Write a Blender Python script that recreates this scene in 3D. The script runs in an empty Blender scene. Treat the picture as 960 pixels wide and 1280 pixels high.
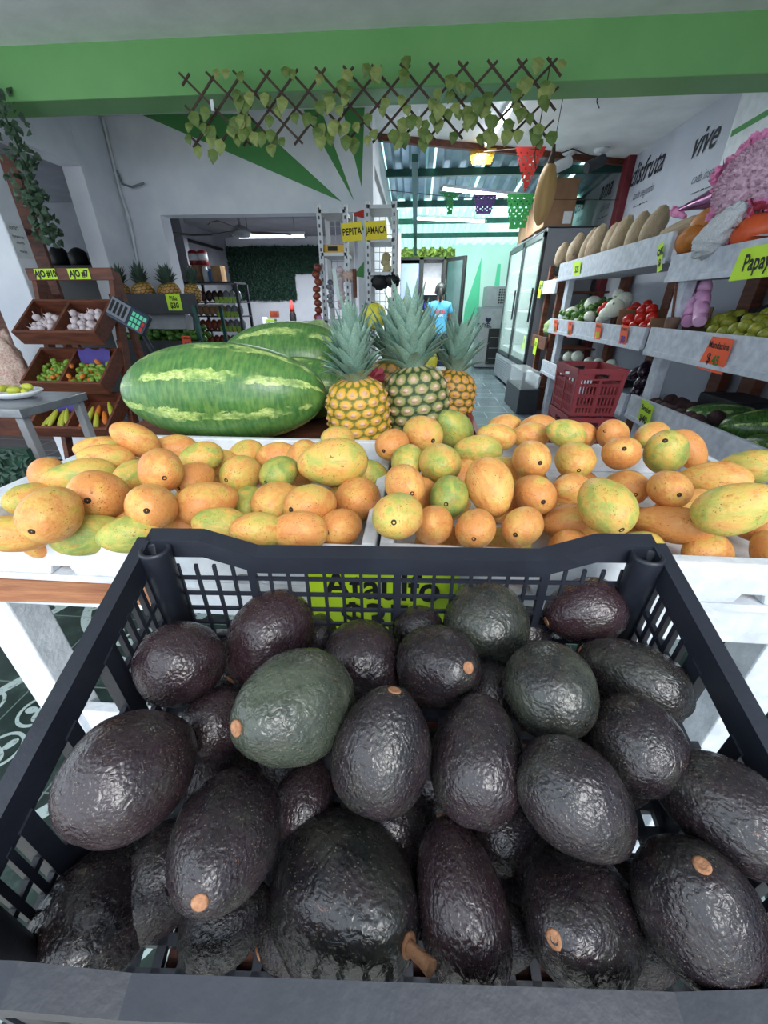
import bpy, math, random
from mathutils import Vector, Matrix, noise
random.seed(7)
C = bpy.context.scene.collection
PI = math.pi
V = Vector
# ---------------------------------------------------------------- camera model
FPX = 480.0; PITCH = math.radians(28.3); YAW = math.radians(4.3); CZ = 1.2
RC = V((math.cos(YAW), math.sin(YAW), 0)); FH = V((-math.sin(YAW), math.cos(YAW), 0))
FW = FH*math.cos(PITCH) + V((0, 0, -math.sin(PITCH))); UP = FH*math.sin(PITCH) + V((0, 0, math.cos(PITCH)))
EYE = V((0, 0, CZ))
def ray(u, v): return RC*((u-480)/FPX) + UP*(-(v-640)/FPX) + FW
def on(ax, u, v, val):
    d = ray(u, v); return EYE + d*((val-EYE[ax])/d[ax])
def at_x(u, v, x): return on(0, u, v, x)
def at_y(u, v, y): return on(1, u, v, y)
def at_z(u, v, z): return on(2, u, v, z)
cam = bpy.data.objects.new('camera', bpy.data.cameras.new('camera')); C.objects.link(cam)
cam.location = EYE
cam.rotation_euler = (PI/2-PITCH, 0, YAW)
cam.data.sensor_fit = 'HORIZONTAL'; cam.data.sensor_width = 36; cam.data.lens = 36*FPX/960
cam.data.clip_start = 0.01; cam.data.clip_end = 100
bpy.context.scene.camera = cam
vs = bpy.context.scene.view_settings
vs.view_transform = 'Standard'; vs.look = 'None'; vs.gamma = 1; vs.use_curve_mapping = False; vs.exposure = 0.25
# ---------------------------------------------------------------- materials
def lin(c):
    if len(c) == 4: c = c[:3]
    return tuple(((x/255)/12.92 if x/255 <= .04045 else ((x/255+.055)/1.055)**2.4) for x in c) + (1,)
class NT:
    def __init__(s, name):
        s.m = bpy.data.materials.new(name); s.m.use_nodes = True
        s.t = s.m.node_tree; s.b = s.t.nodes['Principled BSDF']; s.out = s.t.nodes['Material Output']
    def n(s, typ, props=None, **inp):
        nd = s.t.nodes.new('ShaderNode'+typ)
        for k, x in (props or {}).items(): setattr(nd, k, x)
        for k, x in inp.items():
            k = int(k[1:]) if k[0] == '_' and k[1:].isdigit() else k.replace('_', ' ')
            s.put(nd.inputs[k], x)
        return nd
    def put(s, sock, x):
        if hasattr(x, 'is_linked') or isinstance(x, bpy.types.NodeSocket): s.t.links.new(x, sock)
        elif isinstance(x, bpy.types.Node): s.t.links.new(x.outputs[0], sock)
        else: sock.default_value = x
    def set(s, **kw):
        for k, x in kw.items(): s.put(s.b.inputs[k.replace('_', ' ')], x)
        return s
    def math(s, op, a, b=0.0, c=0.0, clamp=False):
        nd = s.t.nodes.new('ShaderNodeMath'); nd.operation = op; nd.use_clamp = clamp
        s.put(nd.inputs[0], a); s.put(nd.inputs[1], b)
        if op in ('MULTIPLY_ADD', 'SMOOTH_MIN', 'COMPARE'): s.put(nd.inputs[2], c)
        return nd.outputs[0]
    def mix(s, f, a, b):
        nd = s.t.nodes.new('ShaderNodeMix'); nd.data_type = 'RGBA'
        s.put(nd.inputs[0], f); s.put(nd.inputs[6], a); s.put(nd.inputs[7], b); return nd.outputs[2]
    def ramp(s, f, *stops):
        nd = s.t.nodes.new('ShaderNodeValToRGB'); s.put(nd.inputs[0], f); e = nd.color_ramp.elements
        while len(e) < len(stops): e.new(.5)
        for i, (p, c) in enumerate(stops):
            e[i].position = p; e[i].color = c if hasattr(c, '__len__') else (c, c, c, 1)
        return nd.outputs[0]
    def co(s, out='Object'): return s.t.nodes.new('ShaderNodeTexCoord').outputs[out]
    def noise(s, vec, scale, detail=3, rough=.55, dist=0, out=0):
        return s.n('TexNoise', None, Vector=vec, Scale=scale, Detail=detail, Roughness=rough, Distortion=dist).outputs[out]
    def vor(s, vec, scale, feature='F1', out=0):
        return s.n('TexVoronoi', {'feature': feature}, Vector=vec, Scale=scale).outputs[out]
    def bump(s, h, strength=.3, dist=.01):
        nd = s.n('Bump', None, Height=h, Strength=strength, Distance=dist); s.put(s.b.inputs['Normal'], nd.outputs[0]); return nd
    def mapping(s, vec, scale=(1, 1, 1), loc=(0, 0, 0), rot=(0, 0, 0)):
        return s.n('Mapping', None, Vector=vec, Scale=scale, Location=loc, Rotation=rot).outputs[0]
def nm(name, c1, c2=None, scale=8, rough=.6, bump=0, bscale=None, metal=0, spec=.5, stretch=None, detail=4):
    """mottled surface: two tones by noise, optional bump"""
    t = NT(name); c1 = lin(c1); c2 = lin(c2) if c2 else tuple(x*.82 for x in c1[:3])+(1,)
    vec = t.co()
    if stretch: vec = t.mapping(vec, stretch)
    nz = t.noise(vec, scale, detail)
    t.set(Base_Color=t.ramp(nz, (.3, c1), (.7, c2)), Roughness=rough, Metallic=metal)
    t.b.inputs['Specular IOR Level'].default_value = spec
    if bump: t.bump(t.noise(vec, bscale or scale*4, 4), bump, .01)
    return t.m
def emit(name, col, s):
    t = NT(name); t.set(Base_Color=lin(col), Emission_Color=lin(col), Emission_Strength=s); return t.m
MT = {}
MT['white_paint'] = nm('white_paint', (226, 230, 234), (205, 209, 213), 14, .6, .12)
MT['worn_white'] = nm('worn_white_wood', (228, 233, 238), (196, 202, 208), 26, .6, .25, 60)
MT['bounce_pavement'] = nm('added_bounce_pavement', (206, 200, 190), (184, 180, 172), 2, .9, .1, 20)  # unseen pale ground, added to bounce light onto ceiling and beam
MT['shaded_white'] = nm('shaded_white_wood', (202, 206, 216), (168, 174, 186), 22, .65, .25, 60)  # same white paint as the mango boxes, greyed to paint in shade
MT['shaded_wall'] = nm('shaded_white_wall', (186, 190, 202), (174, 178, 190), 3, .7, .08, 12)  # white wall with the shade of this side put into its colour
MT['plaster'] = nm('white_plaster', (232, 234, 240), (214, 218, 228), 3.5, .85, .15, 20)
MT['ceiling'] = nm('ceiling_plaster', (242, 243, 243), (224, 226, 226), 4, .9, .2, 14)
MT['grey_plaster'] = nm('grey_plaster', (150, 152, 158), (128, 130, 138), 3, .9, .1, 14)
MT['green_paint'] = nm('green_paint', (116, 172, 104), (102, 160, 92), 2.5, .45, .08, 18)
MT['green_flat'] = nm('green_wall_paint', (78, 148, 80), (70, 138, 72), 3, .6)
MT['maroon'] = nm('maroon_paint', (120, 32, 44), (98, 26, 38), 10, .5)
MT['wood'] = nm('brown_wood', (122, 66, 42), (76, 40, 28), 7, .6, .2, 30, stretch=(1, 1, 6))
MT['wood_x'] = nm('brown_wood_board', (120, 64, 42), (74, 38, 26), 7, .6, .2, 30, stretch=(1, 6, 6))
MT['raw_wood'] = nm('raw_plank', (176, 122, 84), (136, 84, 56), 9, .75, .3, 30, stretch=(1, 7, 7))
MT['cardboard'] = nm('cardboard', (150, 112, 84), (126, 94, 70), 6, .8)
MT['black_plastic'] = nm('black_plastic', (34, 38, 48), (26, 29, 38), 18, .42, .08, 60)
MT['dark_plastic'] = nm('dark_plastic', (42, 46, 54), (30, 33, 40), 10, .5)
MT['black'] = nm('black', (16, 16, 18), (12, 12, 14), 10, .6)
MT['ink'] = nm('black_ink', (18, 18, 22), (14, 14, 16), 10, .7)
MT['script_ink'] = nm('slate_lettering', (34, 38, 48), (26, 30, 40), 10, .6)
MT['grey_ink'] = nm('grey_lettering', (96, 100, 112), (84, 88, 100), 10, .6)
MT['blue_ink'] = nm('blue_marker', (32, 44, 150), None, 10, .6)
MT['green_ink'] = nm('green_marker', (30, 130, 50), None, 10, .6)
MT['yellow_ink'] = nm('yellow_marker', (214, 236, 40), None, 10, .6)
MT['neon'] = nm('neon_yellow_card', (198, 236, 40), (186, 226, 36), 5, .6)
MT['yellow_card'] = nm('yellow_card', (236, 214, 40), (224, 200, 36), 5, .6)
MT['orange_card'] = nm('orange_card', (246, 100, 56), (236, 90, 50), 5, .6)
MT['paper'] = nm('white_paper', (220, 224, 226), (206, 210, 214), 20, .7)
MT['steel'] = nm('brushed_steel', (176, 180, 186), (150, 154, 160), 20, .3, .05, metal=.9)
MT['grey_metal'] = nm('painted_grey_metal', (150, 152, 156), (136, 138, 142), 12, .45, metal=.2)
MT['rack_metal'] = nm('off_white_metal', (200, 202, 204), (180, 182, 186), 12, .5, metal=.1)
MT['dark_metal'] = nm('dark_green_steel', (44, 92, 84), (36, 76, 70), 10, .5, metal=.3)
MT['fridge_grey'] = nm('fridge_side_grey', (128, 132, 140), (118, 122, 130), 3, .4)
MT['fridge_dark'] = nm('fridge_trim', (52, 58, 64), (42, 47, 52), 6, .4)
MT['red_plastic'] = nm('red_crate_plastic', (158, 58, 64), (140, 48, 56), 8, .5)
MT['stem_tan'] = nm('stem_tan', (190, 140, 104), (140, 92, 62), 6, .8, .3)
MT['stem_dark'] = nm('stem_brown', (74, 52, 36), (40, 28, 20), 3, .9, .4)
MT['garlic'] = nm('garlic_skin', (232, 222, 222), (196, 172, 178), 5, .6, stretch=(4, 4, .6))
MT['lime'] = nm('lime_skin', (78, 126, 34), (54, 98, 26), 3, .4, .2, 30)
MT['onion'] = nm('white_onion_skin', (226, 228, 216), (200, 206, 186), 4, .4, stretch=(4, 4, .5))
MT['tomato'] = nm('tomato_skin', (206, 40, 26), (180, 28, 20), 3, .25)
MT['mandarin'] = nm('mandarin_skin', (166, 156, 44), (98, 120, 34), 2.2, .4, .15, 40)
MT['jalapeno'] = nm('mixed_chili_skin', (104, 148, 50), (136, 162, 60), 1.6, .35)
MT['squash'] = nm('tan_squash_rind', (188, 168, 138), (150, 128, 102), 3, .65, .2, 18, stretch=(5, 5, .5))
MT['gourd'] = nm('ochre_gourd_rind', (198, 160, 104), (166, 126, 78), 3, .6, .2, 14, stretch=(5, 5, .4))
MT['papaya'] = nm('papaya_skin', (214, 122, 44), (168, 112, 50), 2.2, .45, .1, 30)
MT['papaya_red'] = nm('ripe_papaya_skin', (214, 92, 42), (196, 74, 36), 2.2, .4, .1, 30)
MT['melon_yellow'] = nm('yellow_melon_rind', (216, 206, 70), (180, 178, 56), 2.5, .45)
MT['cabbage'] = nm('cabbage_leaf', (170, 192, 132), (120, 152, 92), 6, .6, .4, 14)
MT['beet'] = nm('beet_skin', (74, 40, 48), (52, 38, 36), 5, .8, .3)
MT['eggplant'] = nm('eggplant_skin', (46, 20, 44), (32, 14, 32), 4, .2)
MT['banana'] = nm('banana_pepper_skin', (190, 190, 66), (156, 170, 54), 3, .45)
MT['zucchini'] = nm('zucchini_blossom_orange', (224, 130, 44), (190, 104, 38), 3, .6)
MT['purple_lining'] = nm('purple_paper_lining', (84, 72, 150), (66, 56, 124), 5, .8)
MT['pink'] = nm('pink_crepe_paper', (244, 176, 212), (226, 132, 184), 20, .8)
MT['pale_pink'] = nm('pale_pink_crepe', (230, 196, 214), (176, 140, 160), 50, .8)
MT['coral'] = nm('coral_tissue', (206, 86, 104), (176, 66, 84), 20, .8)
MT['magenta_foil'] = nm('magenta_foil', (150, 30, 120), (96, 14, 78), 5, .18, metal=.75)
MT['pink_bag'] = nm('pink_plastic_bag', (224, 184, 216), (204, 120, 180), 4, .35)
MT['clay'] = nm('brown_clay', (120, 92, 76), (84, 64, 54), 12, .8, .3)
MT['leaf'] = nm('vine_leaf', (112, 132, 60), (70, 98, 40), 14, .6)
MT['leaf2'] = nm('pale_vine_leaf', (150, 160, 90), (104, 124, 60), 14, .6)
MT['ivy'] = nm('ivy_leaf', (48, 78, 50), (30, 54, 36), 14, .6)
MT['hedge_dark'] = nm('dark_hedge_leaf', (24, 66, 48), (12, 40, 30), 20, .6)
MT['hedge_out'] = nm('sunlit_foliage', (150, 176, 70), (80, 120, 40), 3, .6)
MT['twig'] = nm('brown_lattice_stick', (76, 58, 46), (58, 44, 36), 10, .8)
MT['blue_shirt'] = nm('light_blue_cotton', (84, 158, 190), (66, 138, 172), 10, .9)
MT['navy'] = nm('navy_trousers', (24, 36, 66), (18, 28, 52), 10, .9)
MT['skin'] = nm('brown_skin', (140, 92, 68), (126, 82, 60), 10, .6)
MT['hair'] = nm('black_hair', (20, 16, 16), (12, 10, 10), 30, .5)
MT['tube'] = emit('tube_light_glow', (236, 246, 255), 9)
MT['red'] = nm('red_paper', (196, 52, 44), (178, 44, 38), 5, .7)
MT['yellow'] = nm('yellow_plastic', (226, 180, 34), (206, 160, 26), 5, .5)
MT['purple'] = nm('purple_paper', (110, 74, 150), (96, 62, 134), 5, .7)
MT['green_paper'] = nm('green_paper', (46, 140, 66), (38, 124, 58), 5, .7)
MT['blue_pack'] = nm('blue_package', (36, 42, 140), (28, 32, 112), 5, .4)
MT['snack_red'] = nm('red_brown_snack', (150, 74, 50), (110, 44, 34), 12, .35)
MT['snack_tan'] = nm('tan_snack', (176, 140, 96), (130, 92, 60), 12, .35)
MT['snack_dark'] = nm('dark_snack', (74, 46, 40), (40, 26, 26), 12, .35)
MT['label_green'] = nm('lime_label', (150, 186, 60), (134, 170, 50), 6, .5)
MT['clear_bag'] = nm('cloudy_bag', (150, 156, 162), (100, 104, 112), 12, .25)
MT['tin_red'] = nm('red_tin', (150, 40, 44), (120, 30, 36), 4, .4)
MT['tin_blue'] = nm('blue_tin', (70, 120, 170), (56, 100, 150), 4, .4)
MT['newsprint'] = nm('newsprint', (226, 228, 230), (150, 154, 160), 40, .8, .6, 9)
MT['straw'] = nm('corn_husk', (196, 184, 140), (150, 136, 96), 10, .8)
MT['chicharron'] = nm('puffed_snack', (226, 216, 198), (196, 130, 120), 14, .6, .5, 20)
def glass_mat():
    t = NT('door_glass'); t.set(Base_Color=(.75, .9, .86, 1), Roughness=.04, Alpha=.28); return t.m
MT['glass'] = glass_mat()
def clear_mat():
    t = NT('clear_plastic'); t.set(Base_Color=(.8, .85, .88, 1), Roughness=.15, Alpha=.3); return t.m
MT['clear'] = clear_mat()
def trans_roof():
    t = NT('green_fibreglass_sheet')
    tl = t.n('BsdfTranslucent', None, Color=(.5, .9, .72, 1)); tp = t.n('BsdfTransparent', None, Color=(.65, 1, .82, 1))
    m1 = t.n('MixShader', None, Fac=.35); t.put(m1.inputs[1], tl); t.put(m1.inputs[2], tp); t.put(t.out.inputs[0], m1); return t.m
MT['fibreglass'] = trans_roof()
MT['zinc'] = nm('corrugated_zinc', (160, 184, 200), (124, 150, 168), 5, .35, metal=.35)
def tile_floor():
    t = NT('patterned_tile_floor')
    co = t.co(); sx = t.n('SeparateXYZ', None, Vector=co)
    S = .33
    def cell(o, shift=0.0):
        a = t.math('ADD', t.math('DIVIDE', o, S), shift); return t.math('SUBTRACT', t.math('FRACT', a), .5)
    x, y = cell(sx.outputs[0]), cell(sx.outputs[1])
    def length(a, b): return t.math('SQRT', t.math('ADD', t.math('MULTIPLY', a, a), t.math('MULTIPLY', b, b)))
    def band(d, r, w): return t.math('LESS_THAN', t.math('ABSOLUTE', t.math('SUBTRACT', d, r)), w)
    ax_, ay_ = t.math('ABSOLUTE', x), t.math('ABSOLUTE', y)
    # four rings, each holding a three-lobed leaf, and a broad curved band round each corner
    dx, dy = t.math('SUBTRACT', ax_, .2), t.math('SUBTRACT', ay_, .2)
    d = length(dx, dy); ring = band(d, .165, .016)
    ang = t.math('ARCTAN2', dy, dx)
    petal = t.math('LESS_THAN', d, t.math('MULTIPLY_ADD', t.math('COSINE', t.math('MULTIPLY', ang, 3.0)), .055, .078))
    cx, cy = t.math('SUBTRACT', .5, ax_), t.math('SUBTRACT', .5, ay_)
    c0 = length(cx, cy)
    dc = length(x, y); star = t.math('LESS_THAN', dc, t.math('MULTIPLY_ADD', t.math('COSINE', t.math('MULTIPLY', t.math('ARCTAN2', y, x), 4.0)), .03, .04))
    px, py = cell(t.math('DIVIDE', sx.outputs[0], 2.0), .25), cell(t.math('DIVIDE', sx.outputs[1], 2.0), .25)
    big = band(length(px, py), .44, .028)
    pat = t.math('MAXIMUM', t.math('MAXIMUM', ring, petal), t.math('MAXIMUM', star, big))
    # plain dark ground between medallions
    inside = t.math('LESS_THAN', length(px, py), .42)
    pat = t.math('MAXIMUM', t.math('MULTIPLY', pat, t.math('MAXIMUM', inside, big)), big)
    nz = t.noise(co, 60, 4)
    pat = t.math('MULTIPLY', pat, t.math('MULTIPLY_ADD', t.math('GREATER_THAN', nz, .42), .5, .5))
    grout = t.math('GREATER_THAN', t.math('MAXIMUM', ax_, ay_), .493)
    base = t.ramp(t.noise(co, 14, 6, .7), (.35, lin((20, 32, 30))), (.55, lin((34, 50, 46))), (.75, lin((66, 84, 80))))
    col = t.mix(pat, base, lin((158, 174, 172)))
    col = t.mix(t.math('MULTIPLY', grout, .6), col, lin((120, 134, 130)))
    t.set(Base_Color=col, Roughness=.3); return t.m
MT['tile'] = tile_floor()
def slab_floor():
    t = NT('grey_slab_floor'); co = t.co()
    br = t.n('TexBrick', None, Vector=co, Color1=lin((112, 124, 130)), Color2=lin((92, 104, 112)), Mortar=lin((150, 160, 164)), Scale=1.0)
    br.inputs['Mortar Size'].default_value = .008; br.inputs['Brick Width'].default_value = .6; br.inputs['Row Height'].default_value = .3
    t.set(Base_Color=t.mix(t.math('MULTIPLY', t.noise(co, 5, 5), .5), br.outputs[0], lin((60, 72, 80))), Roughness=.22); return t.m
MT['slab'] = slab_floor()
def mango_mat():
    t = NT('mango_skin'); co = t.co(); oi = t.n('ObjectInfo'); sp = t.n('SeparateColor', None, Color=oi.outputs['Color'])
    g = sp.outputs[0]; rnd = oi.outputs['Random']
    vec = t.n('VectorMath', {'operation': 'ADD'}, _0=co)
    cx = t.n('CombineXYZ', None, X=t.math('MULTIPLY', rnd, 37.0), Y=t.math('MULTIPLY', rnd, 11.0), Z=t.math('MULTIPLY', rnd, 23.0)); t.put(vec.inputs[1], cx)
    p = vec.outputs[0]
    f = t.math('ADD', t.math('MULTIPLY', t.math('SUBTRACT', t.noise(p, 1.3, 3, .55, .5), .5), 1.7), g, clamp=True)
    col = t.ramp(f, (0, lin((216, 146, 82))), (.28, lin((224, 172, 94))), (.48, lin((210, 182, 92))), (.7, lin((172, 176, 86))), (1, lin((128, 154, 78))))
    col = t.mix(t.math('MULTIPLY', t.ramp(t.noise(p, 3.2, 5, .7, 1.2), (.52, 0.0), (.68, 1.0)), .6), col, lin((196, 110, 44)))
    col = t.mix(t.math('MULTIPLY', t.ramp(t.noise(p, 5, 5, .7, 2.0), (.60, 0.0), (.70, 1.0)), .35), col, lin((238, 196, 150)))
    pores = t.ramp(t.vor(p, 20), (.12, 1.0), (.24, 0.0))
    col = t.mix(t.math('MULTIPLY', pores, .35), col, lin((240, 214, 150)))
    specks = t.math('MULTIPLY', t.ramp(t.vor(p, 11), (.14, 1.0), (.22, 0.0)), t.math('GREATER_THAN', t.noise(p, 2.2, 2), .54))
    col = t.mix(t.math('MULTIPLY', specks, .85), col, lin((58, 36, 22)))
    blot = t.math('MULTIPLY', t.ramp(t.noise(p, 6, 6, .75), (.62, 0.0), (.66, 1.0)), t.math('MULTIPLY_ADD', sp.outputs[1], .75, .15))
    col = t.mix(blot, col, lin((44, 30, 26)))
    t.set(Base_Color=col, Roughness=t.math('MULTIPLY_ADD', t.noise(p, 6, 3), .2, .34))
    t.b.inputs['Specular IOR Level'].default_value = .4
    t.bump(t.noise(p, 5, 5, .6), .3, .006); return t.m
MT['mango'] = mango_mat()
def avo_mat():
    t = NT('avocado_skin'); co = t.co(); oi = t.n('ObjectInfo'); sp = t.n('SeparateColor', None, Color=oi.outputs['Color'])
    rnd = oi.outputs['Random']
    cx = t.n('CombineXYZ', None, X=t.math('MULTIPLY', rnd, 31.0), Y=t.math('MULTIPLY', rnd, 17.0), Z=0.0)
    vec = t.n('VectorMath', {'operation': 'ADD'}, _0=co); t.put(vec.inputs[1], cx); p = vec.outputs[0]
    n1 = t.noise(p, 2, 3)
    dark = t.mix(t.ramp(n1, (.35, 0.0), (.65, 1.0)), lin((27, 26, 30)), lin((42, 34, 38)))
    dark = t.mix(t.math('MULTIPLY', sp.outputs[2], .8), dark, lin((56, 36, 42)))
    grn = t.mix(t.ramp(n1, (.35, 0.0), (.65, 1.0)), lin((62, 70, 58)), lin((86, 94, 78)))
    f = t.math('ADD', sp.outputs[0], t.math('MULTIPLY', t.math('SUBTRACT', t.noise(p, 1.2, 2), .55), .9), clamp=True)
    col = t.mix(f, dark, grn)
    dots = t.math('MULTIPLY', t.ramp(t.vor(p, 22), (.14, 1.0), (.26, 0.0)), t.ramp(t.noise(p, 14, 2), (.42, 0.0), (.52, 1.0)))
    col = t.mix(t.math('MULTIPLY', dots, .6), col, lin((136, 124, 104)))
    scuff = t.ramp(t.noise(t.mapping(p, (3, 3, 1)), 1.5, 6, .8), (.66, 0.0), (.70, 1.0))
    col = t.mix(t.math('MULTIPLY', scuff, t.math('MULTIPLY', sp.outputs[1], .85)), col, lin((150, 104, 80)))
    t.set(Base_Color=col, Roughness=t.math('MULTIPLY_ADD', t.noise(p, 6, 4), .26, .13))
    t.b.inputs['Specular IOR Level'].default_value = .65
    h = t.math('ADD', t.math('MULTIPLY', t.noise(p, 7, 3, .5, .8), 1.0), t.math('MULTIPLY', t.vor(p, 16, 'SMOOTH_F1'), .3))
    t.bump(h, .42, .004); return t.m
MT['avocado'] = avo_mat()
def melon_mat(name, base1, base2, light, n, off, wid):
    """watermelon rind: jagged pale bands running along local Z"""
    t = NT(name); co = t.co(); sx = t.n('SeparateXYZ', None, Vector=co)
    ang = t.math('DIVIDE', t.math('ARCTAN2', sx.outputs[1], sx.outputs[0]), 2*PI)
    wob = t.math('MULTIPLY', t.math('SUBTRACT', t.noise(co, 2.5, 2), .5), .05)
    a = t.math('MULTIPLY', t.math('ADD', t.math('ADD', ang, wob), off), float(n))
    d = t.math('ABSOLUTE', t.math('SUBTRACT', t.math('FRACT', a), .5))
    brk = t.ramp(t.noise(t.mapping(co, (2, 2, 3.2)), 1.3, 3, .6), (.42, .0), (.58, 1.0))
    thr = t.math('MULTIPLY_ADD', t.math('SUBTRACT', t.noise(t.mapping(co, (9, 9, 7)), 1.0, 6, .75), .5), .55, wid)
    band = t.math('MULTIPLY', t.math('LESS_THAN', d, thr), brk)
    base = t.ramp(t.noise(co, 5, 5, .65), (.35, lin(base1)), (.65, lin(base2)))
    side = t.ramp(t.noise(t.mapping(co, (3, 3, 26)), 1.2, 3), (.4, 0.0), (.65, 1.0))
    base = t.mix(t.math('MULTIPLY', side, .25), base, lin(light))
    vein = t.ramp(t.noise(co, 22, 4, .7), (.45, 0.0), (.6, 1.0))
    lc = t.mix(vein, lin(light), lin((214, 228, 150)))
    t.set(Base_Color=t.mix(t.math('MULTIPLY', band, .85), base, lc), Roughness=.32); t.b.inputs['Specular IOR Level'].default_value = .5
    t.bump(t.noise(co, 4, 2), .05, .05); return t.m
MT['watermelon'] = melon_mat('watermelon_rind', (74, 124, 62), (54, 102, 50), (164, 190, 98), 8, .1, .12)
MT['watermelon_dark'] = melon_mat('dark_watermelon_rind', (30, 78, 34), (22, 60, 28), (150, 176, 80), 6, .15, .07)
MT['watermelon_pale'] = melon_mat('striped_watermelon_rind', (60, 104, 50), (40, 84, 40), (150, 172, 110), 11, .1, .2)
def attr_mat(name, rough):
    t = NT(name); a = t.n('Attribute', {'attribute_name': 'col'}); t.set(Base_Color=a.outputs['Color'], Roughness=rough); return t.m
MT['pine'] = attr_mat('pineapple_rind', .55)
def pine_leaf():
    t = NT('pineapple_leaf'); co = t.co()
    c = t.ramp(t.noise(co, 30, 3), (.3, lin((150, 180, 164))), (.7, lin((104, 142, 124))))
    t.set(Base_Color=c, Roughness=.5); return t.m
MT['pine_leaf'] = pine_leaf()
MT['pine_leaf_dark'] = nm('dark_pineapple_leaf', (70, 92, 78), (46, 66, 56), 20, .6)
# ---------------------------------------------------------------- geometry helpers
def chain_loc(p):
    o = V((0, 0, 0))
    while p is not None: o += p.location; p = p.parent
    return o
class MB:
    def __init__(s): s.v = []; s.f = []; s.m = []; s.s = []; s.col = None
    def add(s, vs_, fs, m=0, smooth=False):
        b = len(s.v); s.v += [V(x) for x in vs_]
        for f in fs: s.f.append(tuple(b+i for i in f)); s.m.append(m); s.s.append(smooth)
        return s
    def bx(s, x0, x1, y0, y1, z0, z1, m=0):
        return s.add([(x0, y0, z0), (x1, y0, z0), (x1, y1, z0), (x0, y1, z0), (x0, y0, z1), (x1, y0, z1), (x1, y1, z1), (x0, y1, z1)],
              [(0, 3, 2, 1), (4, 5, 6, 7), (0, 1, 5, 4), (1, 2, 6, 5), (2, 3, 7, 6), (3, 0, 4, 7)], m)
    def fbx(s, F, a0, a1, b0, b1, c0, c1, m=0):
        k = MB().bx(a0, a1, b0, b1, c0, c1); return s.add([F(*p) for p in k.v], k.f, m)
    def bar(s, p, q, w, h, up=(0, 0, 1), m=0):
        p, q = V(p), V(q); d = (q-p).normalized(); up = V(up)
        if abs(d.dot(up)) > .98: up = V((0, 1, 0))
        sd = d.cross(up).normalized(); u2 = sd.cross(d)
        vs_ = [e + sd*(i*w/2) + u2*(j*h/2) for e in (p, q) for i, j in ((-1, -1), (1, -1), (1, 1), (-1, 1))]
        return s.add(vs_, [(0, 1, 2, 3), (7, 6, 5, 4), (0, 4, 5, 1), (1, 5, 6, 2), (2, 6, 7, 3), (3, 7, 4, 0)], m)
    def tube(s, pts, r, n=8, m=0, smooth=True):
        pts = [V(p) for p in pts]; rs = r if hasattr(r, '__len__') else [r]*len(pts); vs_ = []; fs = []
        prev = None
        for i, p in enumerate(pts):
            d = (pts[min(i+1, len(pts)-1)] - pts[max(i-1, 0)]).normalized()
            ref = prev if prev is not None else (V((0, 0, 1)) if abs(d.z) < .9 else V((1, 0, 0)))
            a = (ref - d*ref.dot(d)).normalized(); b = d.cross(a); prev = a
            for k in range(n): vs_.append(p + (a*math.cos(2*PI*k/n) + b*math.sin(2*PI*k/n))*rs[i])
        for i in range(len(pts)-1):
            for k in range(n): fs.append((i*n+k, i*n+(k+1) % n, (i+1)*n+(k+1) % n, (i+1)*n+k))
        s.add(vs_, fs, m, smooth)
        return s.add([vs_[k] for k in range(n)] + [vs_[-n+k] for k in range(n)], [tuple(reversed(range(n))), tuple(range(n, 2*n))], m)
    def lathe(s, prof, n=16, m=0, T=None, smooth=True, fn=None):
        vs_ = []; fs = []
        for i, (r, z) in enumerate(prof):
            for k in range(n):
                a = 2*PI*k/n; p = V((r*math.cos(a), r*math.sin(a), z))
                if fn: p = V(fn(p, a, i))
                vs_.append(T @ p if T is not None else p)
        for i in range(len(prof)-1):
            for k in range(n): fs.append((i*n+k, i*n+(k+1) % n, (i+1)*n+(k+1) % n, (i+1)*n+k))
        fs.append(tuple(reversed(range(n)))); fs.append(tuple((len(prof)-1)*n+k for k in range(n)))
        return s.add(vs_, fs, m, smooth)
    def quad(s, a, b, c, d, m=0): return s.add([a, b, c, d], [(0, 1, 2, 3)], m)
    def prism(s, poly, F, c0, c1, m=0):
        n = len(poly); vs_ = [F(a, b, c0) for a, b in poly] + [F(a, b, c1) for a, b in poly]
        fs = [tuple(reversed(range(n))), tuple(range(n, 2*n))] + [(i, (i+1) % n, n+(i+1) % n, n+i) for i in range(n)]
        return s.add(vs_, fs, m)
    def build(s, name, mats, parent=None, bevel=0, keep=False, local=False):
        me = bpy.data.meshes.new(name)
        if parent is not None: off = V((0, 0, 0)) if local else chain_loc(parent)
        elif keep: off = V((0, 0, 0))
        else:
            xs = [v.x for v in s.v]; ys = [v.y for v in s.v]; zs = [v.z for v in s.v]
            off = V(((min(xs)+max(xs))/2, (min(ys)+max(ys))/2, min(zs)))
        me.from_pydata([tuple(v-off) for v in s.v], [], s.f)
        me.polygons.foreach_set('material_index', s.m); me.polygons.foreach_set('use_smooth', s.s)
        for k in (mats if isinstance(mats, (list, tuple)) else [mats]): me.materials.append(MT[k] if isinstance(k, str) else k)
        if s.col:
            a = me.color_attributes.new('col', 'FLOAT_COLOR', 'POINT')
            a.data.foreach_set('color', [x for c in s.col for x in c])
        me.update()
        o = bpy.data.objects.new(name, me); C.objects.link(o)
        if parent is not None: o.parent = parent
        else: o.location = off
        if bevel:
            b = o.modifiers.new('bevel', 'BEVEL'); b.width = bevel; b.segments = 2; b.limit_method = 'ANGLE'
        return o
def tag(o, label=None, cat=None, group=None, kind=None):
    if label: o['label'] = label
    if cat: o['category'] = cat
    if group: o['group'] = group
    if kind: o['kind'] = kind
    return o
def thing(name, label, cat, loc=(0, 0, 0), group=None):
    o = bpy.data.objects.new(name, None); C.objects.link(o); o.location = loc; o.empty_display_size = .05
    return tag(o, label, cat, group)
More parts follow.
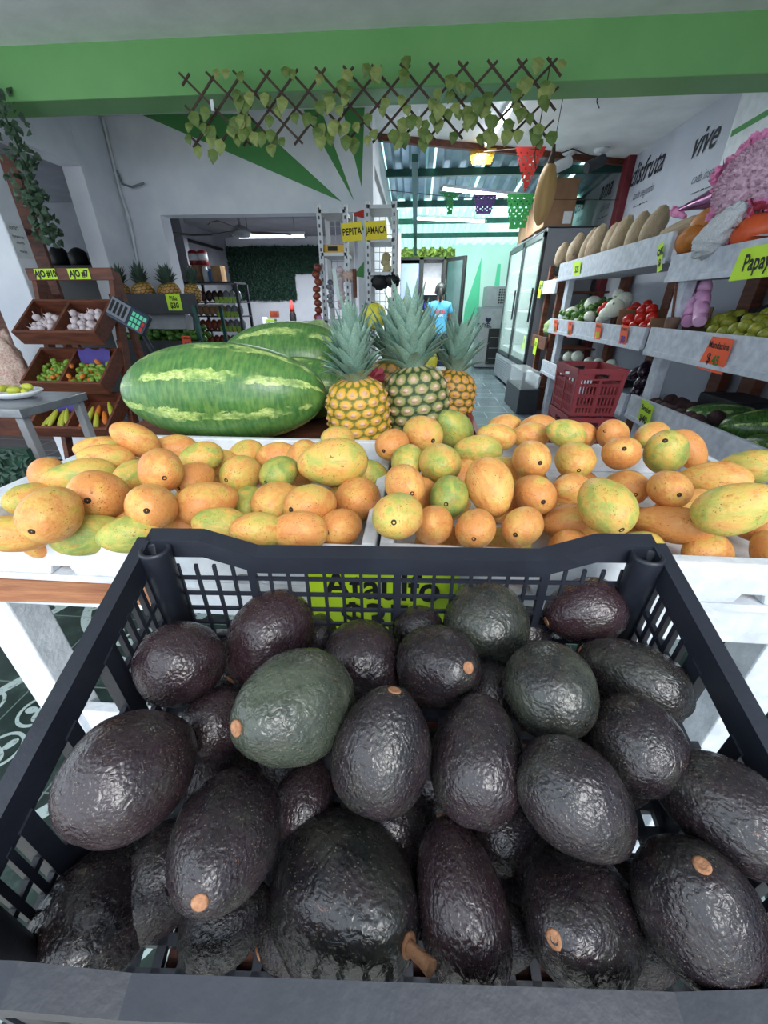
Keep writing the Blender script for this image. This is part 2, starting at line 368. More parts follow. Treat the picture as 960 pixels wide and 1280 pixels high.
def struct(o): o['kind'] = 'structure'; return o
def dup(o, parent=None, label=None):
    c = o.copy(); C.objects.link(c)
    if parent is not None: c.parent = parent
    if label: c['label'] = label
    for ch in o.children: dup(ch, c)
    return c
def frame(o, x, y):
    o, x, y = V(o), V(x).normalized(), V(y).normalized(); n = x.cross(y)
    return lambda a, b, c=0: o + x*a + y*b + n*c
ORD = ['first', 'second', 'third', 'fourth', 'fifth', 'sixth', 'seventh', 'eighth', 'ninth', 'tenth', 'eleventh', 'twelfth', 'thirteenth', 'fourteenth', 'fifteenth', 'sixteenth', 'seventeenth', 'eighteenth', 'nineteenth', 'twentieth']
def text_geo(s, size, shear=0, bold=0, squeeze=1):
    cu = bpy.data.curves.new('t', 'FONT'); cu.body = s; cu.size = size; cu.align_x = 'CENTER'; cu.align_y = 'CENTER'; cu.shear = shear; cu.offset = bold*size; cu.resolution_u = 3
    o = bpy.data.objects.new('t', cu); C.objects.link(o)
    dg = bpy.context.evaluated_depsgraph_get(); me = bpy.data.meshes.new_from_object(o.evaluated_get(dg))
    vs_ = [(v.co.x*squeeze, v.co.y) for v in me.vertices]; fs = [tuple(p.vertices) for p in me.polygons]
    bpy.data.objects.remove(o); bpy.data.curves.remove(cu); bpy.data.meshes.remove(me)
    return vs_, fs
def lettering(parent, F, lines, c=.0015, name='lettering'):
    """lines: (text, size, a, b, material, shear, bold, rotation)"""
    for s, size, a, b, mt, *r in lines:
        shear = r[0] if r else 0; bold = r[1] if len(r) > 1 else .02; rot = r[2] if len(r) > 2 else 0; sq = r[3] if len(r) > 3 else .85
        vs_, fs = text_geo(s, size, shear, bold, sq); mb = MB(); cr, sr = math.cos(rot), math.sin(rot)
        mb.add([F(a+x*cr-y*sr, b+x*sr+y*cr, c) for x, y in vs_], fs); mb.build(name, mt, parent)
def sign(label, center, xdir, ydir, w, h, card, lines, name='price_sign', group=None, poly=None, cat='sign'):
    F = frame(center, xdir, ydir)
    t = thing(name, label, cat, center, group); mb = MB()
    mb.prism(poly or [(-w/2, -h/2), (w/2, -h/2), (w/2, h/2), (-w/2, h/2)], F, -.0012, 0); mb.build('card', card, t)
    lettering(t, F, lines); return t
def blob(name, mt, radii, seed=0, amp=.04, fr=2, nu=16, nv=10, egg=0, parent=None):
    """irregular unit body of revolution used for produce; axis Z, egg>0 narrows the +Z end"""
    mb = MB(); off = V((seed*7.3, seed*3.1, seed*5.7))
    def fn(p, a, i):
        d = 1 + amp*noise.noise(p*fr+off); return (p.x*d*radii[0], p.y*d*radii[1], p.z*d*radii[2])
    prof = []
    for i in range(nv+1):
        ph = PI*(1-i/nv); z = math.cos(ph); r = max(math.sin(ph), .012)*(1-egg*z*.5-egg*.1); prof.append((r, z))
    mb.lathe(prof, nu, 0, None, True, fn); return mb.build(name, mt, parent, keep=True)
def place(o, loc, axis=None, spin=0, scale=None):
    o.location = loc
    if axis is not None:
        q = V(axis).to_track_quat('Z', 'Y'); m = q.to_matrix().to_4x4() @ Matrix.Rotation(spin, 4, 'Z'); o.rotation_euler = m.to_euler()
    if scale is not None: o.scale = scale if hasattr(scale, '__len__') else (scale,)*3
    return o
def rnd_axis(zmin=-1):
    while True:
        v = V((random.uniform(-1, 1), random.uniform(-1, 1), random.uniform(zmin, 1)))
        if .1 < v.length < 1: return v.normalized()
# ================================================================ SETTING
mb = MB(); mb.bx(-7, 4.5, -.1, 3.05, -.05, 0, 0); mb.bx(-7, 4.5, 3.05, 13, -.05, 0, 1); mb.bx(-12, 12, -12, -.1, -.05, 0, 2)
struct(mb.build('floor', ['tile', 'slab', 'bounce_pavement']))
mb = MB(); mb.bx(-6.5, 3.6, -.4, 2.97, 2.472, 2.6); struct(mb.build('ceiling', 'ceiling'))
mb = MB(); mb.bx(-6.5, 3.6, 2.95, 3.165, 2.25, 2.64); struct(mb.build('ceiling_beam', 'green_paint', bevel=.006))
# ceiling behind the beam, its far edge running askew
F0 = lambda a, b, c=0: V((a, b, c))
mb = MB(); mb.prism([(-2.9, 3.1), (2.42, 3.1), (2.42, 5.84), (-.42, 4.85), (-.42, 4.45), (-2.9, 4.45)], F0, 2.62, 2.72); struct(mb.build('ceiling', 'ceiling'))
mb = MB(); mb.bar((-.45, 4.84, 2.6), (2.3, 5.8, 2.6), .05, .06); struct(mb.build('trim_1', 'wood_x'))
# left wall: pillar, lintel, far jamb
mb = MB(); mb.bx(-3.04, -2.75, 2.952, 3.1, 0, 2.255); mb.bx(-2.92, -2.75, 3.1, 3.87, 2.19, 2.62); mb.bx(-2.92, -2.75, 3.87, 4.45, 0, 2.62)
struct(mb.build('wall_left', 'plaster', bevel=.006))
# room beyond the left doorway
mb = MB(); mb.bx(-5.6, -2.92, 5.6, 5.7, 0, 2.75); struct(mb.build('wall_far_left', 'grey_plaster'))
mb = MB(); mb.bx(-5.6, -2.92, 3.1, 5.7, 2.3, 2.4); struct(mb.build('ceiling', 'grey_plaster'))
# back wall with the painted sunburst and the wide opening
YB = 4.3
def yb(u, v): p = at_y(u, v, YB); return (p.x, p.z)
mb = MB(); OX0, OX1, OZ = -2.42, -.57, 1.94
mb.bx(-2.75, OX0, YB, YB+.16, 0, 2.62); mb.bx(OX1, -.42, YB, YB+.16, 0, 2.62); mb.bx(OX0, OX1, YB, YB+.16, OZ, 2.62)
FB = lambda a, b, c=0: V((a, YB-c, b))
tip = yb(444, 258)
for poly in ([(176, 143), (308, 143), (427, 252)], [(374, 128), (398, 128), (443, 252)], [(426, 128), (456, 128), (452, 234)],
             [(437, 268), (455, 262), (455, 273)], [(437, 280), (452, 277), (455, 288), (440, 288)], [(441, 345), (455, 327), (455, 347)]):
    q = [yb(*p) for p in poly]; mat = 1 if poly[0] != (437, 268) else 2
    mb.prism(q, FB, -.002, .003, mat)
struct(mb.build('wall_back', ['plaster', 'green_flat', 'red']))
# store room behind the opening
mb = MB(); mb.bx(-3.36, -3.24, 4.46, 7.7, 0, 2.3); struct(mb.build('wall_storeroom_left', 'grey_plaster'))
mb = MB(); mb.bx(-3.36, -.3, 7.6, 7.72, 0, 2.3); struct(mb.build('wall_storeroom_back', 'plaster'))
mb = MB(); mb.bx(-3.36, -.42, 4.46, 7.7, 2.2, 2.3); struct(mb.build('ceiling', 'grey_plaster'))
mb = MB(); mb.bx(-.54, -.42, 4.46, 7.72, 0, 2.62); struct(mb.build('wall_corridor_left', 'plaster'))
# right wall; its unseen near end is run on to block sky light
mb = MB(); mb.bx(2.3, 2.42, -3.2, 9.9, 0, 2.62); struct(mb.build('wall_right', 'shaded_wall'))
# end of the corridor
mb = MB(); mb.bx(.78, 2.3, 9.8, 9.92, 0, 2.5); mb.bx(-.54, .78, 9.8, 9.92, 0, 1.7)
FE = lambda a, b, c=0: V((a, 9.8-c, b))
def ye(u, v): p = at_y(u, v, 9.8); return (p.x, p.z)
for poly in ([(577, 420), (581, 385), (602, 322), (598, 395)], [(612, 395), (622, 330), (626, 330), (622, 395)]):
    mb.prism([ye(*p) for p in poly], FE, -.002, .003, 1)
mint = nm('mint_paint', (226, 240, 234), (212, 230, 222), 2, .8); mintg = nm('mint_green_paint', (110, 214, 170), (96, 200, 156), 2, .7)
MT['mint'] = mint; MT['mintg'] = mintg
struct(mb.build('wall_end', ['mint', 'mintg']))
# corrugated roof over the corridor: zinc sheets, green translucent sheets at the far end
def roof_z(y): return 2.72 - .083*(y-4.8)
def sheet(x0, x1, y0, y1, name, mats):
    mb = MB(); vs_ = []; fs = []; ms = []; P = .19; xs = []; x = x0
    while x < x1:
        for dx, dz in ((0, 0), (.075, 0), (.1, .035), (.165, .035)): xs.append((min(x+dx, x1), dz))
        x += P
    n = len(xs)
    for y in (y0, y1):
        for x, dz in xs: vs_.append((x, y, roof_z(y)+dz))
    for i in range(n-1): mb.add([vs_[i], vs_[i+1], vs_[n+i+1], vs_[n+i]], [(0, 3, 2, 1)], 1 if (len(mats) > 1 and i % 12 == 3) else 0)
    return struct(mb.build(name, mats))
sheet(-.6, 2.4, 4.6, 7.1, 'roof_zinc', ['zinc', 'fibreglass']); sheet(-.6, 2.4, 7.05, 10.1, 'roof_translucent', ['fibreglass'])
for y in (5.95, 7.05, 7.9, 8.8):
    mb = MB(); mb.bx(-.42, 2.3, y-.025, y+.025, roof_z(y)-.075, roof_z(y)-.005); struct(mb.build('roof_purlin', 'dark_metal'))
mb = MB(); mb.bx(-.1, -.04, 5.0, 9.6, 2.28, 2.34); struct(mb.build('roof_rafter', 'dark_metal'))
bpy.data.objects['roof_rafter'].rotation_euler.x = -.075
# maroon post between the lettered wall panels
mb = MB(); mb.bx(2.22, 2.3, 5.62, 5.75, 0, 2.62); struct(mb.build('trim_2', 'maroon', bevel=.005))
# lettering painted on the right wall
FRW = frame((2.297, 0, 0), (0, -1, 0), (0, 0, 1))
def wall_text(word, sub, uw, us, size, ssize, name, label):
    a = at_x(*uw, 2.297); b = at_x(*us, 2.297)
    t = thing(name, label, 'wall lettering', (2.297, a.y, b.z))
    lettering(t, FRW, [(word, size, -a.y, a.z, 'script_ink', .35, .012, 0, .8)], .002, 'script_word')
    lettering(t, FRW, [(sub, ssize, -b.y, b.z, 'grey_ink', .3, .0, 0, .75)], .002, 'small_words')
    mb = MB()
    for s in (-1, 1): mb.fbx(FRW, -b.y+s*.09-.055+.0, -b.y+s*.09+.055, b.z-.105, b.z-.099, .0005, .002)
    for k in range(3): mb.fbx(FRW, -b.y+(k-1)*.014-.005, -b.y+(k-1)*.014+.005, b.z-.107, b.z-.094, .0005, .002)
    mb.build('flourish', 'script_ink', t); return t
wall_text('vive', 'cada instante', (881, 176), (884, 217), .26, .1, 'wall_lettering', 'dark script word vive with small grey words beneath, on pale right wall')
wall_text('disfruta', 'cada segundo', (808, 212), (804, 240), .27, .1, 'wall_lettering', 'dark script word disfruta with small grey words beneath, beside the maroon post')
wall_text('ama', 'cada vez', (758, 236), (756, 259), .27, .1, 'wall_lettering', 'dark script word ama on the wall just beyond the maroon post')
wall_text('sueña', 'cada día', (724, 257), (724, 273), .24, .1, 'wall_lettering', 'dark script word farthest along the right wall, past the boxes on the cooler')
# painted green leaf panel at the near end of the right wall
t = thing('wall_panel', 'white panel with green painted bars and fronds behind the pink piñata', 'panel', (2.29, 3.6, 1.7))
mb = MB(); mb.bx(2.286, 2.299, 2.9, 4.05, 1.62, 2.55); mb.build('board', 'white_paint', t)
mb = MB()
for z in (2.32, 2.12, 1.98): mb.bar((2.283, 4.02, z), (2.283, 2.95, z+.03), .006, .035)
for k in range(16):
    y = 3.95-k*.065; mb.bar((2.283, y, 2.02), (2.283, y-.05, 2.1), .004, .014)
mb.build('painted_bars', 'green_flat', t)
# ================================================================ MIDDLE TABLE, MANGO BOXES
t = thing('display_table', 'white painted plank table carrying the mango boxes, watermelons and pineapples', 'table', (0, .9, 0))
mb = MB(); mb.bx(-.95, .80, .47, .93, .80, .828); mb.bx(-.95, .20, .93, 1.68, .80, .828); mb.build('tabletop', 'worn_white', t, .003)
mb = MB(); mb.bx(-.93, .78, .455, .49, .75, .826); mb.build('front_rail', 'worn_white', t, .004)
for x, y in ((-.725, .46), (.585, .46), (-.8, 1.58), (.10, 1.58), (.70, .86)): MB().bx(x-.035, x+.035, y, y+.06, 0, .80).build('leg', 'worn_white', t, .003)
mb = MB(); mb.bx(-.74, .57, .475, .50, .36, .43); mb.build('lower_rail', 'worn_white', t, .003)
mb = MB(); mb.bx(-.93, -.36, .40, .455, .805, .827); pl_ = mb.build('loose_plank', 'raw_wood', None, .002)
pl_.rotation_euler.z = .04; pl_.location.z = .8055; pl_.name = 'loose_plank'
tag(pl_, 'thin bare brown plank slipped under the left mango box', 'plank')
def mango_box(x0, x1, y0, y1, label):
    z0, z1 = .829, .906
    t = thing('produce_box', label, 'box', ((x0+x1)/2, (y0+y1)/2, z0), 'white boxes of mangoes')
    w = .02
    mb = MB(); mb.bx(x0, x1, y0, y1, z0, z0+.012); mb.build('box_floor', 'worn_white', t)
    mb = MB()
    # front wall with two hand notches along its lower edge
    F = lambda a, b, c=0: V((a, y0+c, b)); n = 5; poly = [(x0, z0+.012)]
    for cx in (x0+(x1-x0)*.28, x0+(x1-x0)*.72):
        poly += [(cx-.02, z0+.012), (cx-.014, z0+.028), (cx+.014, z0+.028), (cx+.02, z0+.012)]
    poly += [(x1, z0+.012), (x1, z1), (x0, z1)]
    mb.prism(poly, F, 0, w); mb.build('front_wall', 'worn_white', t, .003)
    MB().bx(x0, x1, y1-w, y1, z0+.012, z1).build('back_wall', 'worn_white', t, .003)
    for a in (x0, x1-w): MB().bx(a, a+w, y0+w, y1-w, z0+.012, z1).build('side_wall', 'worn_white', t, .003)
    return t
mango_box(-.70, -.046, .428, .92, 'white box of mangoes on the left, in front of the big watermelon')
mango_box(-.040, .66, .436, .93, 'white box of mangoes on the right, in front of the pineapples')
# poster hanging behind the avocado crate
sign('lime green poster reading Ataulfo $35, seen through the back of the avocado crate', (-.035, .4265, .786), (1, 0, 0), (0, 0, 1), .212, .2, 'neon',
     [('Ataulfo', .066, .0, .062, 'ink', 0, .02, 0, .85), ('$35', .08, -.01, .0, 'ink', 0, .03)], 'hanging_poster')
# ---------------------------------------------------------------- mangoes
def mango_mesh(seed, bend):
    mb = MB(); off = V((seed*3.3, seed*1.7, 0)); prof = []; nv = 26
    for i in range(nv+1):
        ph = PI*(1-i/nv); z = math.cos(ph); r = max(math.sin(ph), .01)**.93*(1+.13*z-.06*z*z); prof.append((r, z))
    def fn(p, a, i):
        d = 1+.035*noise.noise(p*1.5+off); z = p.z
        return (p.x*d + bend*(1-z*z)*.5 - bend*.3 + bend*.35*max(0, -z)**2, p.y*d*.9, z*(1+.02*noise.noise(p+off)))
    mb.lathe(prof, 32, 0, None, True, fn)
    o = mb.build('mango', 'mango', keep=True)
    st = MB(); st.lathe([(.10, .985), (.115, 1.0), (.07, 1.012), (.04, 1.002), (.01, 1.0)], 10, 0, Matrix.Translation((-.3*bend, 0, 0)))
    st.build('stem_scar', 'stem_dark', o)
    return o
MANGO = [mango_mesh(i, b) for i, b in enumerate((.05, .12, .2, -.1))]
def solve(u, v, z0, slope, y0, lift):
    d = ray(u, v); # z = z0+slope*(y-y0)+lift
    return (z0+slope*(-y0)+lift-CZ)/(d.z-slope*d.y)
def oriented(u, v, Wpx, mode, p1, p2, t, k):
    """axis (towards the stem) from the picture plane direction and foreshortening"""
    d = ray(u, v); dn = d.normalized(); rl = (RC-dn*RC.dot(dn)).normalized(); ul = rl.cross(dn); 
    if ul.dot(UP) < 0: ul = -ul
    cosa = 1/d.length; W = Wpx*t/FPX*math.sqrt(cosa)*.985
    if mode == 's':   # p1,p2 = pixel of the stem end, facing the viewer
        du, dv = p1-u, -(p2-v); r = math.hypot(du, dv)/(Wpx*k/2)
        c = min(.97, r*1.05); a = math.atan2(dv, du); out = 1
    else:             # p1 = length px, p2 = angle
        ratio = p1/Wpx; c = math.sqrt(max(0, min(1, (ratio*ratio-1)/(k*k-1)))); a = math.radians(p2); out = -1 if mode == 'h' else 1
        if ratio > k: k = ratio; c = 1
    s = math.sqrt(max(0, 1-c*c))
    ax = (rl*math.cos(a)+ul*math.sin(a))*c - dn*(out*s)
    return ax.normalized(), W, W*k
LB = [  # left box: row, u, v, width px, mode, p1, p2, green, blotch, lift
 (0, 14,667,29,'h',54,0,.30,0,0),(0, 62,677,28,'h',36,10,.05,0,-.012),(0,115,668,34,'f',66,190,.80,0,0),(0,164,668,34,'h',56,10,.72,1,0),(0,222,656,30,'h',60,0,.08,0,-.012),
 (0,277,657,36,'h',58,-10,.55,0,0),(0,322,663,37,'h',56,0,.35,0,0),(0,373,664,31,'h',52,0,.12,1,0),(0,427,659,36,'s',414,664,.05,1,0),
 (1, 39,625,32,'h',46,10,.45,0,0),(1, 66,641,66,'s',46,666,.28,0,.02),(1,127,619,64,'s',112,625,.16,1,.03),(1,160,648,28,'h',34,0,.3,0,-.01),(1,190,632,56,'s',185,639,.12,0,.018),
 (1,260,628,52,'f',80,196,.16,0,.018),(1,287,637,24,'h',36,0,.7,0,-.012),(1,312,631,38,'h',44,60,.78,0,-.004),(1,347,628,50,'s',329,641,.32,0,.008),(1,390,632,52,'s',366,637,.24,1,.012),(1,447,625,54,'h',58,20,.08,1,.012),
 (2, 60,592,40,'h',46,100,.06,0,.004),(2,101,595,40,'f',84,12,.56,0,.016),(2,167,596,38,'h',52,20,.55,0,0),(2,201,586,51,'s',204,599,.14,0,.02),(2,244,598,33,'s',228,608,.08,0,.004),
 (2,276,580,24,'h',34,0,.35,0,-.01),(2,303,593,43,'s',285,599,.45,1,.006),(2,350,590,38,'s',334,602,.80,0,.004),(2,378,577,40,'h',58,62,.2,0,.012),(2,416,578,54,'h',90,6,.5,1,.04),(2,463,594,24,'h',34,-30,.8,0,-.005),
 (3,134,573,36,'h',66,-4,.32,0,.004),(3,127,562,24,'h',44,0,.4,0,-.006),(3,169,549,40,'h',64,-32,.22,0,.022),(3,219,561,28,'h',46,0,.06,0,0),(3,252,571,32,'h',50,14,.62,0,.006),(3,308,568,26,'h',36,20,.4,0,-.004),(3,347,571,24,'h',38,0,.1,0,-.006),(3,422,549,24,'h',34,0,.5,0,-.004)]
RB = [
 (0,497,644,55,'s',494,652,.5,0,.02),(0,541,657,46,'h',52,-30,.02,0,0),(0,595,659,39,'s',592,671,.1,0,0),(0,654,657,44,'s',646,667,.1,0,0),(0,714,655,38,'h',60,0,.2,0,0),
 (0,756,631,60,'f',86,-58,.58,0,.035),(0,796,657,32,'h',40,-60,.05,0,-.004),(0,838,655,40,'h',80,-12,.06,0,0),(0,918,635,65,'f',106,203,.56,0,.03),(0,957,657,32,'h',50,0,.05,0,-.004),
 (1,505,606,46,'s',514,615,.14,0,.008),(1,530,620,30,'h',42,-60,.05,0,-.012),(1,562,621,46,'s',558,628,.92,0,.006),(1,612,609,53,'h',80,108,.16,0,.028),(1,667,617,46,'s',678,627,.1,0,.01),
 (1,685,642,26,'h',40,0,.1,0,-.016),(1,712,613,42,'h',52,0,.14,0,0),(1,784,609,42,'s',792,618,.1,0,.008),(1,835,611,47,'s',847,619,.12,1,.012),(1,866,633,30,'h',44,0,.1,0,-.014),(1,892,600,44,'h',84,-2,.28,0,.014),
 (2,509,576,38,'s',510,586,.75,0,.004),(2,550,580,48,'h',54,110,.58,0,.004),(2,579,595,32,'h',40,40,.08,0,-.01),(2,597,564,37,'h',62,-2,.55,0,.02),(2,631,590,32,'h',46,-30,.42,0,-.006),
 (2,663,574,43,'s',674,578,.26,0,.016),(2,717,574,43,'s',725,587,.34,0,.008),(2,776,567,42,'s',779,561,.08,0,.016),(2,832,567,50,'s',830,551,.72,0,.018),(2,859,562,32,'h',54,125,.02,0,.004),(2,938,583,36,'h',62,0,.62,0,.01),
 (3,491,555,36,'s',481,563,.06,0,.01),(3,527,542,42,'s',541,550,.35,0,.016),(3,567,537,42,'h',56,-45,.88,0,.02),(3,620,546,31,'h',48,-12,.36,0,.002),(3,630,534,18,'h',26,0,.3,0,-.004),
 (3,662,545,30,'h',46,0,.16,0,.002),(3,672,534,22,'h',34,0,.14,0,-.004),(3,707,542,32,'h',50,-20,.62,0,.006),(3,727,546,28,'s',726,541,.1,0,0),(3,767,543,35,'s',757,540,.08,0,.006),(3,814,545,32,'h',40,30,.35,0,0)]
def colour_word(g):
    return 'mostly green mango' if g >= .7 else 'yellow-green mango' if g >= .45 else 'yellow mango blushed green' if g >= .25 else 'deep orange mango' if g < .09 else 'orange-yellow mango'
def relax(items, fixed_lo, iters=60):
    """slide neighbours along their own sight lines until their bodies no longer interpenetrate"""
    for it in range(iters):
        moved = 0
        for i in range(len(items)):
            A = items[i]
            for j in range(i):
                B = items[j]
                if abs(A['u']-B['u']) > 160 or abs(A['v']-B['v']) > 160: continue
                pa, pb = EYE+A['d']*A['t'], EYE+B['d']*B['t']
                if (pa-pb).length > A['L']/2+B['L']/2: continue
                pen = 0
                for sa in (-.5, -.25, 0, .25, .5):
                    qa = pa+A['ax']*(sa*(A['L']-A['W']*.55)); ra = A['W']/2*(1-.55*abs(sa)**1.5)
                    for sb in (-.5, -.25, 0, .25, .5):
                        qb = pb+B['ax']*(sb*(B['L']-B['W']*.55)); rb = B['W']/2*(1-.55*abs(sb)**1.5)
                        pen = max(pen, ra+rb-(qa-qb).length)
                if pen > .001:
                    n, f = (A, B) if A['t'] < B['t'] else (B, A)
                    step = min(pen*.35, .003)
                    for o, sg in ((n, -1), (f, 1)):
                        t2 = o['t']+sg*step; lo, hi = o['t0']*o.get('lo', .86), o['t0']*1.10
                        if lo < t2 < hi and (EYE+o['d']*t2).z > fixed_lo:
                            r = t2/o['t']; o['t'] = t2; o['W'] *= r; o['L'] *= r; moved += 1
        if not moved: break
used = set()
def put_mangoes(rows, boxname, group, xr):
    items = []
    for r in rows:
        row, u, v, W, mode, p1, p2, g, b, lift = r
        t = solve(u, v, .902, .14, .47, lift); ax, w, L = oriented(u, v, W*1.12, mode, p1, p2, t, 1.42)
        if w < .06: L *= .06/w; w = .06; t += .012; 
        items.append(dict(r=r, u=u, v=v, d=ray(u, v), t=t, t0=t, ax=ax, W=w, L=L))
    for k in range(18):   # buried bottom layer
        ln, j = divmod(k, 6); x = xr[0]+(xr[1]-xr[0])*(j+.5+.25*(ln % 2))/6.3; y = .51+.125*ln; p = V((x, y, .875)); d = p-EYE; t = d.dot(FW); u = 480+480*d.dot(RC)/t; v = 640-480*d.dot(UP)/t
        items.append(dict(r=(4+ln, u, v, 0, 'b', 0, 0, (.1, .4, .02, .6, .2)[k % 5], 0, 0), u=u, v=v, d=d/t, t=t, t0=t, ax=V((random.uniform(-1, 1), random.uniform(-.6, .6), random.uniform(-.1, .1))).normalized(), W=.058, L=.08, lo=.985))
    relax(items, .862)
    counts = {}
    for it in sorted(items, key=lambda q: (q['r'][0], q['u'])):
        row, u, v, W, mode, p1, p2, g, b, lift = it['r']
        k = counts.get(row, 0); counts[row] = k+1
        idx = random.randrange(4); src = MANGO[idx]
        rowname = ('front row', 'second row', 'third row', 'back row', 'buried front line', 'buried middle line', 'buried back line')[row]
        feat = ' with stem scar' if mode in 'sf' else ''
        lab = f"{colour_word(g)}{feat}, {ORD[k]} from left in {rowname}, {boxname} box"
        if idx in used: o = dup(src)
        else: o = src; used.add(idx)
        tag(o, lab, 'mango', group)
        place(o, EYE+it['d']*it['t'], it['ax'], random.uniform(0, 6.28), (it['W']/2*1.03, it['W']/2*1.05, it['L']/2))
        o.color = (g-.05, b, 0, 1)
put_mangoes(LB, 'left white', 'mangoes heaped in the left box', (-.66, -.08)); put_mangoes(RB, 'right white', 'mangoes heaped in the right box', (-.0, .62))
# ================================================================ AVOCADO CRATE
AL = math.radians(20.2); CR = V((-.0115, .366, .963)); CW = .574; CL = .321; CD = .172
CY = math.radians(3.0); CX = V((math.cos(CY), math.sin(CY), 0)); CT = V((math.sin(CY)*math.cos(AL), -math.cos(CY)*math.cos(AL), -math.sin(AL))); CN = V((0, .02, 1)).normalized()
def CF(s, t, h): return CR + CX*s + CT*t + CN*h
crate = thing('plastic_crate', 'black plastic lattice crate full of avocados, tilted towards the viewer', 'crate', CF(0, CL/2, -CD))
def rim_h(s): a = abs(s); return 0 if a > .225 else (-.020 if a < .165 else -.020*(.225-a)/.06)
def side_frames(): # inward-facing frames: a along wall, b up, c inward
    h = CW/2
    return [('back_wall', lambda a, b, c: CF(a, .0+c, b), -h, h), ('front_wall', lambda a, b, c: CF(a, CL-c, b), -h, h),
            ('side_wall', lambda a, b, c: CF(-h+c, a, b), 0, CL), ('side_wall', lambda a, b, c: CF(h-c, a, b), 0, CL)]
for nme, F, a0, a1 in side_frames():
    mb = MB(); end = nme != 'side_wall'
    def bend(a, b, c, F=F): # walls lean inwards a little towards the base
        return F(a*(1-.03*(-b/CD)) if end else a, b, c+.010*(-b/CD))
    def B(x0, x1, y0, y1, c0=0, c1=.005):
        k = MB().bx(x0, x1, y0, y1, c0, c1); mb.add([bend(*p) for p in k.v], k.f)
    if end:
        N = 60
        xs = sorted(set([a0, a1, -.225, -.165, .165, .225]))
        for x0, x1 in zip(xs, xs[1:]):
            h0, h1 = rim_h(x0), rim_h(x1)
            for (c0, c1, d0, d1) in ((-.013, .005, 0, .004), (-.013, -.010, -.022, 0), (0, .005, -.017, 0)):
                vs_ = [bend(x, hh+d, c) for x, hh in ((x0, h0), (x1, h1)) for d in (d0, d1) for c in (c0, c1)]
                mb.add(vs_, [(0, 1, 3, 2), (4, 6, 7, 5), (0, 4, 5, 1), (2, 3, 7, 6), (0, 2, 6, 4), (1, 5, 7, 3)])
        for s in (-1, 1): B(s*.2625-.0475, s*.2625+.0475, -CD, -.03) if False else B(min(s*.262, s*.306), max(s*.262, s*.306), -CD, -.01)
        nx = 24; w = .52/nx
        for i in range(nx+1):
            x = -.26+i*w; thick = i % 8 == 4
            B(x-(.0045 if thick else .0019), x+(.0045 if thick else .0019), -CD, -.03, -.003 if thick else 0, .0035)
        for z in (-.0475, -.069, -.0905, -.112, -.1335, -.155): B(-.262, .262, z-.0018, z+.0018, .0, .003)
        B(-.3, .3, -CD, -CD+.012)
    else:
        for (c0, c1, y0, y1) in ((-.010, .005, 0, .004), (-.010, -.007, -.026, 0), (0, .005, -.024, 0)): B(0, CL, y0, y1, c0, c1)
        B(0, .03, -CD, -.02); B(CL-.03, CL, -CD, -.02)
        for x in [.03+.0155*i for i in range(6)]+[.245+.0155*i for i in range(5)]: B(x-.0028, x+.0028, -CD, -.02, 0, .0058)
        for x in (.118, .182, .243): B(x-.0075, x+.0075, -CD, -.02, -.006, .007)
        for z in (-.058, -.084, -.11, -.136, -.16): B(.03, .118, z-.0028, z+.0028, 0, .0052); B(.243, CL-.03, z-.0028, z+.0028, 0, .0052)
        B(.118, .243, -.125, -.082, 0, .005); B(.118, .243, -CD, -.155)
        for x in [.118+.0155*i for i in range(9)]: B(x-.0028, x+.0028, -.16, -.12, 0, .0055)
        for x in (.15, .212): B(x-.003, x+.003, -.125, -.08, -.006, .006)
        B(0, CL, -CD, -CD+.012)
    mb.build(nme, 'black_plastic', crate)
mb = MB(); hw = CW/2-.012
for i in range(26): x = -hw+.006+i*(2*hw-.012)/25; k = MB().bx(x-.004, x+.004, .012, CL-.012, -CD, -CD+.008); mb.add([CF(*p) for p in k.v], k.f)
for i in range(15): y = .016+i*(CL-.032)/14; k = MB().bx(-hw, hw, y-.004, y+.004, -CD, -CD+.008); mb.add([CF(*p) for p in k.v], k.f)
mb.build('base_grid', 'black_plastic', crate)
for s in (-1, 1):
    for tt in (.016, CL-.016):
        mb = MB(); R = .0165
        T = Matrix.Translation(CF(s*(CW/2-.016), tt, -.004))
        mb.lathe([(R*.92, -CD), (R, .004), (R, .0075), (R-.003, .0085), (R-.0045, .006), (R-.0045, -.03), (.001, -.03)], 24, 0, T)
        mb.build('corner_post', 'black_plastic', crate)
# stand under the crate
st = thing('low_stand', 'narrow white trestle stand that props up the avocado crate', 'stand', (0, .2, 0))
mb = MB(); k = MB().bx(-.2, .2, .01, CL-.01, -CD-.026, -CD-.002); mb.add([CF(*p) for p in k.v], k.f); mb.build('sloping_board', 'wood_x', st)  # dark wood puts shade into the gaps seen between the avocados
for sx_ in (-.16, .14):
    for tt in (.03, CL-.04):
        p = CF(sx_, tt, -CD-.026); MB().bx(p.x-.02, p.x+.02, p.y-.02, p.y+.02, 0, p.z+.003).build('leg', 'worn_white', st)
